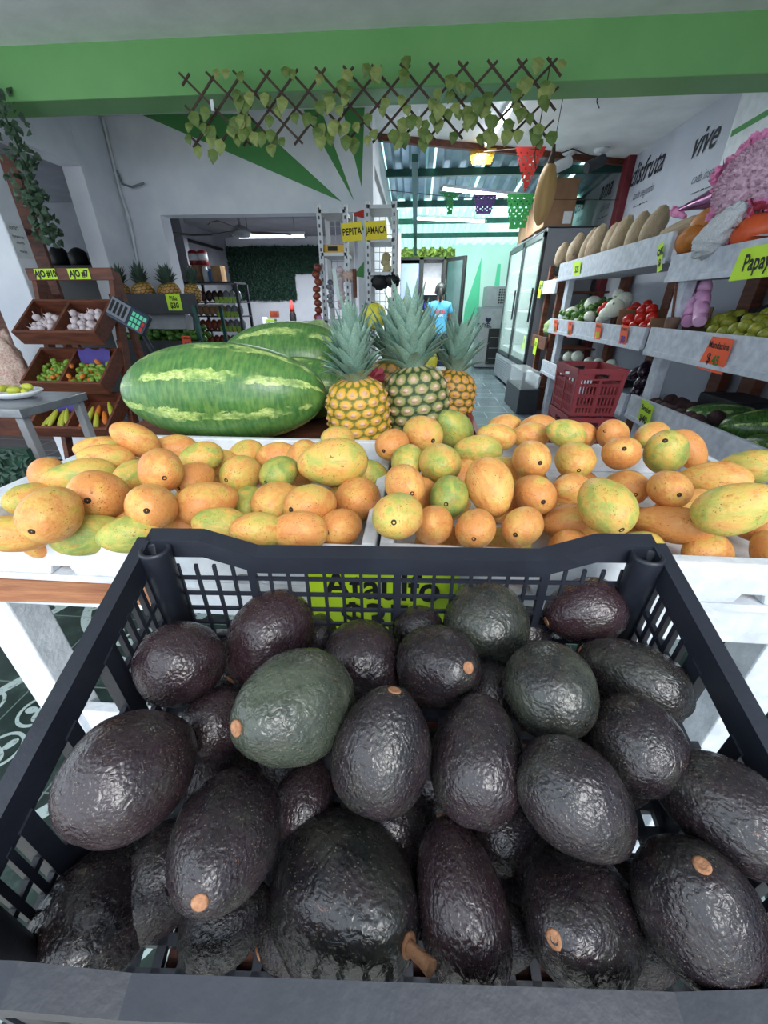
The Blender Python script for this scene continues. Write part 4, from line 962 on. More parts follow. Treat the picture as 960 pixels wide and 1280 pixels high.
# things seen left of the pillar
for k, (u, v, s, mt, lab) in enumerate([(4, 455, .17, 'chicharron', 'pale patterned snack bag hanging at the left edge beside the pillar'), (20, 470, .12, 'straw', 'bag of dried husks in the gap left of the white pillar')]):
    p = at_y(u, v, 2.6+.9*k); o = blob('hanging_bag', mt, (.9, .45, 1.35), k, .26, 3, 28, 20); tag(o, lab, 'bag'); place(o, p, None, 0, s)
t = thing('hanging_rail', 'dark bar carrying hanging snack bags beside the left pillar', 'rail', (-3.2, 2.8, 0)); mb = MB(); mb.tube([(-3.05, 2.95, 1.35), (-3.9, 2.3, 1.35)], .012); mb.build('bar', 'dark_plastic', t)
MB().bx(-3.95, -3.86, 2.24, 2.34, 0, 1.36).build('post', 'dark_plastic', t)
t = thing('goods_shelf', 'dark wooden shelving glimpsed through the gap left of the white pillar', 'shelf', (-3.9, 3.4, 0))
MB().bx(-4.7, -3.08, 3.6, 3.63, 0, 2.2).build('back_panel', 'wood', t)
for z in (.35, .8, 1.25, 1.7): MB().bx(-4.7, -3.08, 3.3, 3.6, z, z+.03).build('shelf_board', 'wood_x', t)
for x in (-4.7, -3.12): MB().bx(x, x+.04, 3.3, 3.36, 0, 2.2).build('post', 'wood', t)
# paper notice on the pillar's inner face
p = at_x(28, 302, -2.75); F = frame((-2.749, 3.02, p.z), (0, 1, 0), (0, 0, 1))
t = thing('paper_sign', 'pale blue printed notice taped to the side of the white pillar', 'notice', (-2.749, 3.02, p.z)); mb = MB(); mb.fbx(F, -.065, .065, -.1, .1, 0, .002); mb.build('sheet', 'paper', t)
lettering(t, F, [('AVISO', .03, -.01, .07, 'grey_ink'), ('horario de', .024, 0, .025, 'grey_ink'), ('entrega', .024, 0, -.01, 'grey_ink'), ('gracias', .024, 0, -.06, 'grey_ink')], .003)
# store seen through the left doorway: dark shelving and a red hat
t = thing('storage_shelf', 'dark shelving with goods seen through the left doorway', 'shelf', (-3.9, 5.0, 0))
mb = MB(); mb.bx(-4.7, -3.05, 4.9, 5.5, 1.55, 1.6); mb.bx(-4.7, -3.05, 4.9, 5.5, .9, .95); mb.build('shelf_board', 'black', t)
for x in (-4.7, -3.12): MB().bx(x, x+.05, 4.92, 4.98, 0, 1.75).build('post', 'black', t)
MB().bx(-4.7, -3.05, 5.48, 5.5, .0, 1.7).build('back_panel', 'black', t)
rn = random.Random(9)
for k in range(6):
    x = -4.45+k*.24; mb = MB(); mb.lathe([(.09, 0), (.11, .02), (.11, .12), (.06, .17+.02*(k % 2)), (.02, .19)], 14, 0, Matrix.Translation((x, 5.1, 1.601))); o = mb.build('cooking_pot', 'black'); tag(o, f'dark pot on the shelving beyond the left doorway, {ORD[k]} from the left', 'pot', 'pots beyond the doorway')
p = at_y(30, 258, 3.9); mb = MB(); mb.lathe([(.17, 0), (.16, .015), (.09, .03), (.08, .1), (.03, .13)], 18, 0, Matrix.Translation((p.x, 3.9, p.z-.05))); o = mb.build('hanging_hat', 'red'); tag(o, 'dark red hat hanging in the left doorway behind the ivy', 'hat')
# ---------------------------------------------------------------- ivy garland hanging from the beam, left
def leaf(mb, p, d, up, s, m=0):
    d = V(d).normalized(); sd = d.cross(V(up)).normalized(); n = sd.cross(d)
    pts = [(0, 0, 0), (.25, .42, .06), (.6, .36, .03), (1, 0, -.1), (.6, -.36, .03), (.25, -.42, .06), (.5, 0, .12)]
    mb.add([p+d*(a*s)+sd*(b*s)+n*(c*s) for a, b, c in pts], [(0, 6, 1), (1, 6, 2), (2, 6, 3), (3, 6, 4), (4, 6, 5), (5, 6, 0)], m, False)
iv = thing('ivy_garland', 'artificial ivy garland drooping from the green beam at the far left', 'garland', (-2.3, 2.85, 1.8))
path = [at_y(-12, 100, 2.9), at_y(8, 150, 2.88), at_y(28, 195, 2.84), at_y(35, 230, 2.8), at_y(52, 265, 2.76), at_y(62, 295, 2.74)]
mb = MB(); mb.tube(path, .006); mb.build('vine', 'ivy', iv)
rn = random.Random(12); mb = MB()
for k in range(230):
    f = rn.random()**.8*(len(path)-1); i = min(int(f), len(path)-2); p = path[i].lerp(path[i+1], f-i); w = .095*(1-.45*f/(len(path)-1))
    p = p + V((rn.uniform(-w, w), rn.uniform(-.07, .07), rn.uniform(-.05, .05))); leaf(mb, p, (rn.uniform(-1, 1), rn.uniform(-1, .3), rn.uniform(-1.2, .1)), (rn.uniform(-.3, .3), -1, .3), rn.uniform(.032, .058))
mb.build('foliage', 'ivy', iv)
# ---------------------------------------------------------------- lattice of sticks and vine leaves across the beam
tr = thing('vine_trellis', 'expanding stick trellis with vine leaves hung across the green beam', 'trellis', (-.4, 2.86, 2.2))
YT = 2.86; Zt, Zb = at_y(460, 82, YT).z, at_y(460, 178, YT).z; X0, X1 = at_y(226, 100, YT).x, at_y(700, 100, YT).x
Hh = Zt-Zb; n = 12; stp = (X1-X0-.23)/n
cl = lambda x: max(X0-.02, min(X1+.02, x))
for k in range(-2, n+2):
    for sgn in (1, -1):
        xa = X0+k*stp+(0 if sgn > 0 else .35); xb = xa+sgn*.35+.12*(0); za, zb_ = Zt, Zb
        # clip the stick to the panel's ends
        def at(f): return (xa+(xb-xa)*f, za+(zb_-za)*f)
        f0, f1 = 0, 1
        for lim, lo in ((X0, True), (X1, False)):
            if (xb-xa) != 0:
                f = (lim-xa)/(xb-xa)
                if 0 < f < 1:
                    if (xa < lim) == lo: f0 = max(f0, f)
                    else: f1 = min(f1, f)
        if max(xa, xb) < X0 or min(xa, xb) > X1 or f1-f0 < .12: continue
        a, b = at(f0), at(f1); y = YT-.006*sgn
        mb = MB(); mb.bar((a[0], y, a[1]), (b[0], y, b[1]), .011, .006, (0, 1, 0)); mb.build('stick', 'twig', tr)
for mt in ('leaf', 'leaf2'):
    mb = MB(); rn = random.Random(21 if mt == 'leaf' else 22)
    for k in range(80):
        x = rn.uniform(X0, X1); z = Zb+Hh*rn.choice([.03, .12, .2, .28, .35, .48, .62, .75, .95])+rn.uniform(-.03, .03)
        leaf(mb, V((x, YT-.02-rn.uniform(0, .05), z)), (rn.uniform(-.5, .5), rn.uniform(-.5, -.05), -1), (0, -1, .2), rn.uniform(.05, .082))
    mb.build('leaves', mt, tr)
mb = MB(); mb.tube([(X1-.06, YT, Zt), (X1-.075, YT, Zb-.07), (X1-.06, YT, Zb-.13)], .003); mb.build('hanging_wire', 'twig', tr)
p = at_y(268, 133, YT); mb = MB(); mb.bx(p.x-.009, p.x+.009, YT-.03, YT-.028, p.z-.028, p.z+.018); mb.build('tag', 'paper', tr)
# loose cable and conduit in the left corner
t = thing('wall_cable', 'white cable running down the corner of the left wall', 'cable', (-2.74, 4.28, 1))
mb = MB(); mb.tube([(-2.73, 4.285, 2.6), (-2.735, 4.28, 2.1), (-2.71, 4.275, 1.9), (-2.74, 4.28, 1.6), (-2.72, 4.28, 1.2)], .012); mb.build('conduit', 'white_paint', t)
mb = MB(); mb.tube([at_y(146, 213, 4.28), at_y(153, 230, 4.26), at_y(165, 234, 4.25), at_y(180, 229, 4.25)], .009); mb.build('loose_end', 'fridge_grey', t)
# ================================================================ RIGHT: DISPLAY SHELVES
SX = 1.55
def shelf_unit(label, y0, y1, levels, posts, name='display_shelf'):
    t = thing(name, label, 'shelf', (1.9, (y0+y1)/2, 0))
    for zf0, zf1, d in levels:
        s = MB(); s.bx(SX, SX+.028, y0, y1, zf0, zf1); s.bx(SX-.006, SX, y0, y1, zf0-.012, zf0+.022); s.build('front_board', 'shaded_white', t, .004)
        # boards slope up towards the wall
        s = MB(); F = frame((SX+.028, 0, zf0+.012), (0, -1, 0), (.999, 0, .045)); s.fbx(F, -y1, -y0, 0, d, -.02, 0); s.build('shelf_board', 'shaded_white', t)
    for y in posts: MB().bx(SX+.06, SX+.12, y-.05, y+.05, 0, levels[-1][0]+.02).build('front_post', 'shaded_white', t, .004)
    for i in range(3):
        y = y0+.12+(y1-y0-.24)*i/2; MB().bx(2.2, 2.27, y-.06, y+.06, 0, levels[-1][1]+.1).build('back_post', 'wood', t, .004)
    return t
shelf_unit('long white produce shelf from the red crates back to the cooler, pale squash on top', 3.0, 5.12, [(.48, .62, .6), (.931, 1.066, .6), (1.443, 1.60, .6)], (4.95,))
shelf_unit('near white produce shelf with papayas on top and watermelons below', .9, 2.94, [(.49, .64, .6), (.916, 1.072, .6), (1.335, 1.468, .6)], (2.86,))
def onshelf(x, zf0): return zf0+.012+max(0, x-SX-.028)*.045
def px_r(w, p): return w*.5*(p-EYE).dot(FW)/480
# pale squash in a row on the long shelf's top board
sq = []
SQ = [(703, 318, 16, 30), (714, 314, 16, 34), (722, 305, 14, 26), (731, 309, 16, 44), (745, 305, 20, 46), (760, 302, 20, 46), (776, 297, 24, 50), (787, 300, 18, 40), (797, 292, 24, 52), (812, 285, 26, 50)]
for k, (u, v, w, h) in enumerate(SQ):
    p = at_x(u, v, 1.70); r = px_r(w, p)*1.0; L = px_r(h, p)
    if k == 0: o = blob('tan_squash', 'squash', (1, 1, 1), 3, .13, 3.5, 24, 18, .2)
    else: o = dup(sq[0])
    sq.append(o); tag(o, f'pale tan squash standing on the top shelf, {ORD[k]} counting from the cooler end', 'squash', 'pale squash on the top shelf')
    place(o, (1.70+.03*(k % 2), p.y, max(p.z, 1.49+L*.9)), (.25, random.uniform(-.25, .25), 1), k, (r*1.0, r*.95, L*.92))
o = dup(sq[0]); tag(o, 'long pale squash lying on its side left of the papayas, top shelf', 'squash', 'pale squash on the top shelf'); p = at_x(846, 288, 1.66); place(o, (1.70, p.y, p.z), (.25, -1, .16), 0, (.062, .062, .20))
for k, (u, v, w, h, mt, ang, lab) in enumerate([(864, 299, 29, 40, 'papaya', .5, 'ochre papaya at the front left of the papaya heap, by the newspaper one'), (884, 279, 32, 34, 'papaya', .7, 'ochre papaya behind, at the top of the papaya heap'), (906, 270, 30, 24, 'gourd', 0, 'dull brownish papaya at the back, partly hidden by the newspaper wrapped one'), (943, 290, 50, 40, 'papaya_red', .25, 'large red-orange papaya at the right edge of the top shelf')]):
    p = at_x(u, v, 1.64+.06*(k in (1, 2))); r = px_r(min(w, h), p); o = blob('papaya', mt, (1, 1, 1.25), k, .04, 1.6, 28, 20, .25)
    tag(o, lab, 'papaya', 'papayas on the top shelf'); place(o, p, (.2, -math.cos(ang), math.sin(ang)), 0, r)
p = at_x(899, 290, 1.55); o = blob('wrapped_papaya', 'newsprint', (1, .8, 1.5), 9, .16, 4.5, 44, 34, .3); tag(o, 'papaya wrapped in crumpled newspaper on the top shelf', 'papaya'); place(o, p, (.1, -.75, .75), .4, .092)
p = at_x(880, 318, 1.60); mb = MB()
for i in range(14):
    y0_, y1_ = 1.75+i*.075, 1.75+(i+1)*.075; f = lambda y: 1.487+.008*math.sin(y*60); mb.add([(1.59, y0_, f(y0_)), (1.59, y1_, f(y1_)), (1.95, y1_, f(y1_)+.07), (1.95, y0_, f(y0_)+.07)], [(0, 1, 2, 3)], 0, True)
o = mb.build('newspaper_lining', 'newsprint'); tag(o, 'creased newspaper lining under the papayas on the top shelf', 'newspaper')
# price cards on the shelf fronts (text faces the aisle, -X)
def shelf_sign(label, uv, w, h, card, lines, poly=None, tilt=0, group='price cards on the right shelves'):
    p = at_x(uv[0], uv[1], SX-.012); return sign(label, p, (0, -1, tilt), (-.12, tilt, 1), w, h, card, lines, group=group, poly=poly)
shelf_sign('neon yellow Papaya card on the near top shelf, cut off by the picture edge', (949, 327), .30, .13, 'neon', [('Papaya', .095, .0, .0, 'ink', .1, .02, 0, .75)], poly=[(-.17, -.065), (.17, -.065), (.17, .065), (-.13, .065)], tilt=.03)
shelf_sign('orange Mandarina $45 card on the near middle shelf', (894, 443), .2, .16, 'orange_card', [('Mandarina', .045, .01, .042, 'ink', 0, .02, 0, .8), ('$', .07, -.04, -.025, 'ink'), ('45', .065, .015, -.03, 'green_ink', 0, .03)], poly=[(-.12, -.085), (.085, -.085), (.1, .08), (-.055, .08)], tilt=-.03)
shelf_sign('neon yellow Betabel $40 card hung on the lowest near shelf above the mangoes', (806, 519), .15, .17, 'neon', [('Betabel', .05, 0, .04, 'ink', .1, .02, 0, .8), ('$40', .07, -.01, -.03, 'ink', .1, .03)], tilt=-.1)
shelf_sign('green and black striped price card on the corner of the upper shelves', (825, 322), .05, .16, 'neon', [('OK', .05, 0, .03, 'ink', 0, .06), ('$', .05, 0, -.03, 'ink', 0, .06)], tilt=.25)
shelf_sign('neon yellow price card under the first pale squash on the top shelf', (721, 337), .17, .13, 'neon', [('$25', .075, 0, 0, 'ink', 0, .02)])
for k, (uv, c1, mt, lab) in enumerate([((694, 409), '$8', 'green_ink', 'faded orange card, first on the long middle shelf from the cooler end'), ((712, 412), '$10', 'green_ink', 'orange card with green figures beneath the limes, second from the cooler end'), ((747, 416), '$18', 'yellow_ink', 'orange card with yellow figures beneath the white onions'), ((779, 421), '$30', 'blue_ink', 'orange card with blue figures beneath the tomatoes')]):
    shelf_sign(lab, uv, .115, .15, 'orange_card', [(('LIMON', 'CHILE', 'CEBOLLA', 'JITOMATE')[k], .026, 0, .05, 'ink'), (c1, .065, 0, -.02, mt, 0, .04, 0, .7)])
# limes, onions, radishes, tomatoes on the long middle shelf
Fm = frame((SX+.07, 0, 1.02), (0, -1, 0), (.9, 0, .4))
LR = dup(LM); LR['label'] = ''; del LR['label']
fill(scatter(LR, 'green lime heaped at the cooler end of the long middle shelf', 'lime', 'limes on the long middle shelf', .028), Fm, -5.05, -4.35, .0, .34, 80, .045, 18, .052)
ON = blob('white_onion', 'onion', (1, 1, .9), 1, .03, 2, 16, 10); MB().lathe([(.14, .8), (.08, 1.0), (.05, 1.15)], 8).build('onion_neck', 'straw', ON, local=True)
onl = [(704, 396, 12), (714, 393, 18), (722, 402, 12), (741, 382, 22), (737, 396, 14), (758, 392, 17), (768, 385, 22), (779, 377, 22), (773, 369, 14), (750, 400, 10)]
for k, (u, v, w) in enumerate(sorted(onl, key=lambda q: q[0])):
    p = at_x(u, v, 1.66 + (.12 if v < 383 else 0)); o = ON if k == 0 else dup(ON); tag(o, f'white onion in the middle shelf heap between limes and tomatoes, {ORD[k]} from the cooler end', 'onion', 'white onions on the middle shelf'); place(o, p, rnd_axis(.2), 0, px_r(w, p))
RD = blob('radish', 'tomato', (1, 1, 1), 6, .05, 2, 10, 8)
for k, (u, v, w) in enumerate([(752, 387, 10), (757, 382, 9), (761, 388, 8)]):
    p = at_x(u, v, 1.70); o = RD if k == 0 else dup(RD); tag(o, f'red radish among the white onions, {ORD[k]} from the cooler end', 'radish', 'radishes on the middle shelf'); place(o, p, rnd_axis(), 0, px_r(w, p))
bxo = thing('cardboard_box', 'open brown cardboard box of tomatoes on the long middle shelf', 'box', (1.75, 3.3, .98))
mb = MB(); x0, x1, y0, y1, z0 = 1.60, 1.98, 3.06, 3.56, 1.0
mb.bx(x0, x1, y0, y1, z0-.02, z0-.01); mb.build('base', 'cardboard', bxo)
for a in ((x0, x0+.006, y0, y1, .05), (x1-.006, x1, y0, y1, .19), (x0, x1, y0, y0+.006, .12), (x0, x1, y1-.006, y1, .17)): MB().bx(*a[:4], z0-.01, z0+a[4]).build('side', 'cardboard', bxo)
TO = blob('tomato', 'tomato', (1, 1, .88), 2, .04, 1.5, 16, 10); MB().lathe([(.2, .78), (.08, .84), (.03, .95)], 6).build('stem', 'leaf', TO, local=True)
to = [(788, 391, 15), (803, 389, 15), (815, 387, 14), (787, 401, 17), (801, 398, 15), (815, 398, 15), (794, 408, 15), (806, 408, 14), (817, 408, 15), (783, 408, 13), (795, 384, 12), (809, 381, 12)]
for k, (u, v, w) in enumerate(sorted(to)):
    p = at_x(u, v, 1.65+(.10 if v < 395 else .0)+(.1 if v < 386 else 0)); o = TO if k == 0 else dup(TO); tag(o, f'ripe red tomato in the cardboard box, {ORD[k]} from its cooler end', 'tomato', 'tomatoes in the cardboard box'); place(o, p, rnd_axis(.3), 0, px_r(w, p))
# pot with a brush at the shelf joint
cp = thing('clay_pot', 'small brown clay pot with a stick, at the joint of the two middle shelves', 'pot', (0, 0, 0))
p = at_x(839, 407, 1.60); MB().lathe([(.03, 0), (.038, .01), (.04, .06), (.034, .075), (.03, .075), (.028, .03)], 16).build('pot_body', 'clay', cp, local=True); place(cp, (1.60, p.y, 1.06))
mb = MB(); mb.tube([(1.60, p.y, 1.085), (1.605, p.y+.05, 1.2), (1.61, p.y+.10, 1.33)], [.006, .008, .012]); o = mb.build('wooden_spoon', 'wood'); tag(o, 'thin brown stick standing in the small clay pot', 'stick')
# pink bag rolls and grey crate of mandarins on the near middle shelf
pb = thing('bag_roll', 'pink pleated plastic bags hanging beside the white post, near middle shelf', 'bags', (1.75, 2.6, 1.0))
for k, u in enumerate((866, 879)):
    a = at_x(u+3, 352, 1.72); b = at_x(u-5, 402, 1.66); mb = MB(); n = 14
    pts = [a.lerp(b, i/n)+V((.006*math.sin(i*2.1), .012*math.sin(i*1.6+k), 0)) for i in range(n+1)]
    mb.tube(pts, [.036+.004*math.sin(i*2.9+k)-.014*(i == 0) for i in range(n+1)], 12); mb.build('pleated_bag', 'pink_bag', pb)
gc = thing('produce_crate', 'dark grey crate of greenish mandarins on the near middle shelf', 'crate', (1.8, 2.1, .95))
mb = MB(); mb.bx(1.6, 1.98, 1.35, 2.56, .975, .985); mb.build('base', 'dark_plastic', gc)
for a in ((1.59, 1.60, 1.35, 2.56, 1.05), (1.98, 1.99, 1.35, 2.56, 1.23)): MB().bx(*a[:4], .985, a[4]).build('long_side', 'dark_plastic', gc, .003)
for y in (1.35, 2.55):
    mb = MB(); F = lambda a, b, c=0, y=y: V((a, y+c, b)); mb.prism([(1.6, .985), (1.98, .985), (1.98, 1.23), (1.6, 1.05)], F, 0, .01); mb.build('end_panel', 'dark_plastic', gc)
MA = blob('mandarin', 'mandarin', (1, 1, .92), 4, .03, 2, 16, 10)
ma = [(892, 413, 14), (905, 416, 16), (925, 420, 16), (940, 422, 17), (899, 401, 17), (911, 404, 17), (920, 412, 17), (933, 408, 17), (946, 412, 17), (957, 418, 16), (906, 399, 15), (925, 396, 17), (936, 399, 15), (951, 402, 18), (945, 397, 12), (958, 392, 13), (957, 405, 16), (889, 405, 13), (914, 395, 13)]
for k, (u, v, w) in enumerate(sorted(ma)):
    p = at_x(u, v, 1.65+(.1 if v < 408 else 0)+(.08 if v < 399 else 0)); o = MA if k == 0 else dup(MA); tag(o, f'green-yellow mandarin in the grey crate, {ORD[k]} from the pink bags', 'mandarin', 'mandarins in the grey crate'); place(o, p, rnd_axis(), k, px_r(w, p)*1.05)
# beets, watermelons, trays on the lowest near shelf
BT = blob('beet', 'beet', (1, 1, 1.1), 3, .1, 2, 14, 10, .3)
rn = random.Random(31)
for k in range(14):
    o = BT if k == 0 else dup(BT); tag(o, 'dark earthy beet heaped on the lowest near shelf behind the Betabel card', 'beet', 'beets on the lowest near shelf'); y = 2.80-.075*(k % 7)+rn.uniform(-.015, .015); x = 1.64+.11*(k//7); place(o, (x, y, onshelf(x, .49)+.10+.012*(k//7)), rnd_axis(), 0, .045)
p = at_x(845, 499, 1.75); mb = MB(); mb.bx(1.88, 2.15, 2.42, 2.75, .535, .70); o = mb.build('crate', 'dark_plastic', None, .01); tag(o, 'dark low crate behind the beets on the lowest near shelf', 'crate')
for k, (u, v, mt, L, r, lab) in enumerate([(905, 525, 'watermelon_pale', .2, .092, 'pale striped watermelon at the back of the lowest right shelf'), (945, 535, 'watermelon_dark', .22, .10, 'dark green watermelon in front on the lowest right shelf'), (962, 562, 'watermelon_dark', .16, .08, 'dark watermelon cut off at the right edge of the lowest right shelf')]):
    p = at_x(u, v, 1.82-.05*k); watermelon(lab, (p.x+.07*(k == 1), p.y-.05*(k == 2)+.03*(k == 0), max(p.z, onshelf(p.x, .49)+r)), L, r, ((1, -.35, .05), (1, -.2, .05), (.4, -1, 0))[k], mt, k, 'watermelons on the lowest right shelf')
# white onions low behind the red crate, aubergines beyond
LO = dup(ON); LO['label'] = ''; del LO['label']; first = True
for k, (u, v, w) in enumerate([(697, 449, 14), (711, 446, 14), (722, 446, 15), (748, 453, 12), (764, 456, 14), (736, 452, 12)]):
    p = at_x(u, v, 1.72); o = LO if first else dup(LO); first = False; tag(o, f'white onion low behind the top red crate, {ORD[k]} counted from the cooler', 'onion', 'white onions on the lowest long shelf'); place(o, (p.x, p.y, p.z), rnd_axis(.3), 0, px_r(w, p))
mb = MB(); mb.bx(1.6, 2.1, 3.9, 5.0, .535, .59); o = mb.build('tray', 'dark_plastic'); tag(o, 'dark tray of white onions on the lowest long shelf', 'tray')
EG = blob('eggplant', 'eggplant', (1, 1, 1.7), 3, .03, 2, 14, 10, .2)
for k, (u, v) in enumerate([(796, 466), (804, 476), (798, 487), (806, 461)]):
    p = at_x(u, v, 1.68); o = EG if k == 0 else dup(EG); tag(o, f'dark purple eggplant in the shade right of the red crate, {ORD[k]} in the heap', 'eggplant', 'eggplants on the lowest long shelf'); place(o, p, (.3, .2*k-.3, .4), 0, .042)
# ---------------------------------------------------------------- red crates
def red_crate(label, x, y, z, rz):
    t = thing('red_crate', label, 'crate', (0, 0, 0), 'stacked red crates'); W, D, H = .29, .38, .285
    fr = [('front_panel', lambda a, b, c: V((a, -D/2+c, b)), W), ('back_panel', lambda a, b, c: V((a, D/2-c, b)), W), ('side_panel', lambda a, b, c: V((-W/2+c, a, b)), D), ('side_panel', lambda a, b, c: V((W/2-c, a, b)), D)]
    for nme, F, w in fr:
        mb = MB(); h = w/2; tp = lambda a, b, c, F=F, h=h: F(a*(.93+.07*b/H), b, c+.012*(1-b/H))
        def B(x0, x1, y0, y1, c0=0, c1=.008):
            k = MB().bx(x0, x1, y0, y1, c0, c1); mb.add([tp(*p) for p in k.v], k.f)
        B(-h, h, 0, .02); B(-h, h, H-.03, H, -.006, .008); B(-h, -h+.025, 0, H, -.004); B(h-.025, h, 0, H, -.004)
        B(-h, -.045, H-.065, H-.03); B(.045, h, H-.065, H-.03); B(-.045, .045, H-.068, H-.058)
        for z0_ in (.06, .125, .19): B(-h, h, z0_-.008, z0_+.008)
        B(-.009, .009, 0, H-.066, -.004); n = 13 if 'side' not in nme else 17
        for i in range(1, n): xx = -h+2*h*i/n; B(xx-.0042, xx+.0042, .02, .20)
        if 'side' in nme: B(-h, h, .02, .2, .003, .006)
        mb.build(nme, 'red_plastic', t)
    mb = MB(); mb.bx(-W*.46, W*.46, -D*.46, D*.46, 0, .01); mb.build('base', 'red_plastic', t)
    t.location = (x, y, z); t.rotation_euler.z = rz; return t
for k in range(3): red_crate(('bottom red plastic crate of the stack, behind the right mangoes', 'middle red plastic crate, just showing above the mangoes', 'top red plastic crate of the stack, fully in view')[k], 1.125+.004*k, 2.72-.02*(k % 2), .288*k, .02)
# ---------------------------------------------------------------- small wooden rack between cooler and long shelf
t = thing('wooden_rack', 'narrow brown wooden rack between the cooler and the long white shelf', 'rack', (1.8, 5.45, 0))
for y in (5.2, 5.66): MB().bx(1.60, 1.66, y-.03, y+.03, 0, 1.62).build('post', 'wood', t, .003)
for z0_, z1_, m_ in ((1.32, 1.46, 'worn_white'), (.72, .86, 'wood'), (.28, .42, 'worn_white')):
    MB().bx(1.55, 1.575, 5.14, 5.74, z0_, z1_).build('front_board', m_, t, .003); MB().bx(1.575, 2.15, 5.14, 5.74, z0_, z0_+.02).build('shelf_board', 'wood', t)
p = at_x(671, 413, 1.72); o = blob('cabbage', 'cabbage', (1, 1, .9), 15, .16, 3, 32, 22); tag(o, 'green cabbage on the narrow wooden rack beside the cooler', 'cabbage'); place(o, (1.72, 5.45, .86+.09), None, 0, .125)
o = dup(o); tag(o, 'second green cabbage deeper on the narrow rack, behind the first', 'cabbage'); place(o, (1.98, 5.5, .86+.09), None, 2, .115)
pp = dup(sp[0], None, 'single dark pineapple on the narrow rack against the grey cooler side'); pp['group'] = ''; del pp['group']; place(pp, (1.72, 5.6, 1.345), (-.1, 0, 1), 0, .075)
for uv, tx, lab in (((675, 362), '$20', 'upper neon card hanging on the narrow rack, by the pineapple'), ((655, 429), '$15', 'left lower neon card on the narrow rack under the cabbage'), ((669, 433), '$12', 'right lower neon card on the narrow rack under the cabbage')):
    p = at_x(uv[0], uv[1], 1.54); sign(lab, (1.54, p.y, p.z), (0, -1, -.06), (0, -.06, 1), .13, .19, 'neon', [(tx, .07, 0, .03, 'ink', 0, .02, 0, .8)], group='price cards on the right shelves')
mb = MB(); mb.bx(1.30, 1.50, 4.95, 5.6, .30, .5); o = mb.build('clear_box', 'clear', None, .004); tag(o, 'clear plastic box low at the foot of the narrow rack', 'box')
MB().bx(1.28, 1.52, 4.9, 5.65, .0, .30).build('stool_body', 'dark_plastic', None, .01); o = bpy.data.objects['stool_body']; o.name = 'stool'; tag(o, 'dark low stool carrying the clear plastic box', 'stool')
# ---------------------------------------------------------------- cooler with two glass doors, cartons on top
cf = thing('glass_door_cooler', 'tall grey cooler with two glass doors facing the corridor', 'cooler', (1.85, 6.8, 0))
cx0, cx1, cy0, cy1, ch = 1.52, 2.22, 5.85, 7.85, 2.04
mb = MB(); mb.bx(cx0+.03, cx1, cy0, cy0+.03, .1, ch); mb.bx(cx0+.03, cx1, cy1-.03, cy1, .1, ch); mb.bx(cx1-.03, cx1, cy0, cy1, .1, ch); mb.bx(cx0+.03, cx1, cy0, cy1, ch-.03, ch); mb.build('cabinet', 'fridge_grey', cf, .01)
mb = MB(); mb.bx(cx0-.01, cx0+.05, cy0, cy1, .06, .42)
for k in range(9): mb.bx(cx0-.02, cx0-.008, cy0+.05, cy1-.05, .10+k*.034, .118+k*.034)
mb.build('grille', 'fridge_grey', cf)
ym = (cy0+cy1)/2
for a, b in ((cy0, ym-.01), (ym+.01, cy1)):
    mb = MB()
    for y in (a, b-.05): mb.bx(cx0, cx0+.04, y, y+.05, .44, 1.99)
    mb.bx(cx0, cx0+.04, a, b, .44, .5); mb.bx(cx0, cx0+.04, a, b, 1.93, 1.99); d = mb.build('door', 'fridge_dark', cf, .004)
    MB().bx(cx0+.015, cx0+.022, a+.05, b-.05, .5, 1.93).build('glass_pane', 'glass', d)
    MB().bx(cx0-.03, cx0-.005, a+.06, a+.08, 1.0, 1.4).build('handle', 'fridge_dark', d, .004)
for k in range(5): MB().bx(cx0+.08, cx1-.04, cy0+.04, cy1-.04, .55+k*.28, .565+k*.28).build('inner_shelf', 'white_paint', cf)
MB().bx(cx0+.03, cx1, cy0+.03, cy1-.03, 0.02, .1).build('plinth', 'black', cf)
for a, lab, z1_ in (((1.50, 1.84, 5.9, 6.4), 'front brown carton on top of the glass door cooler', .46), ((1.52, 2.0, 6.5, 7.2), 'brown carton behind the front one on top of the cooler', .38), ((1.6, 2.1, 7.3, 7.75), 'rearmost brown carton on top of the cooler', .26)):
    t = thing('carton', lab, 'carton', ((a[0]+a[1])/2, (a[2]+a[3])/2, ch), 'cartons on the cooler'); MB().bx(*a, ch+.001, ch+z1_).build('box_body', 'cardboard', t, .004)
    MB().bx(a[0]-.001, a[1]+.001, (a[2]+a[3])/2-.03, (a[2]+a[3])/2+.03, ch+.05, ch+z1_+.002).build('tape', 'stem_tan', t)
    if 'front' in lab.split()[0]: MB().bx(a[0]+.22, a[0]+.32, a[2]-.002, a[2], ch+.03, ch+.15).build('label', 'paper', t)
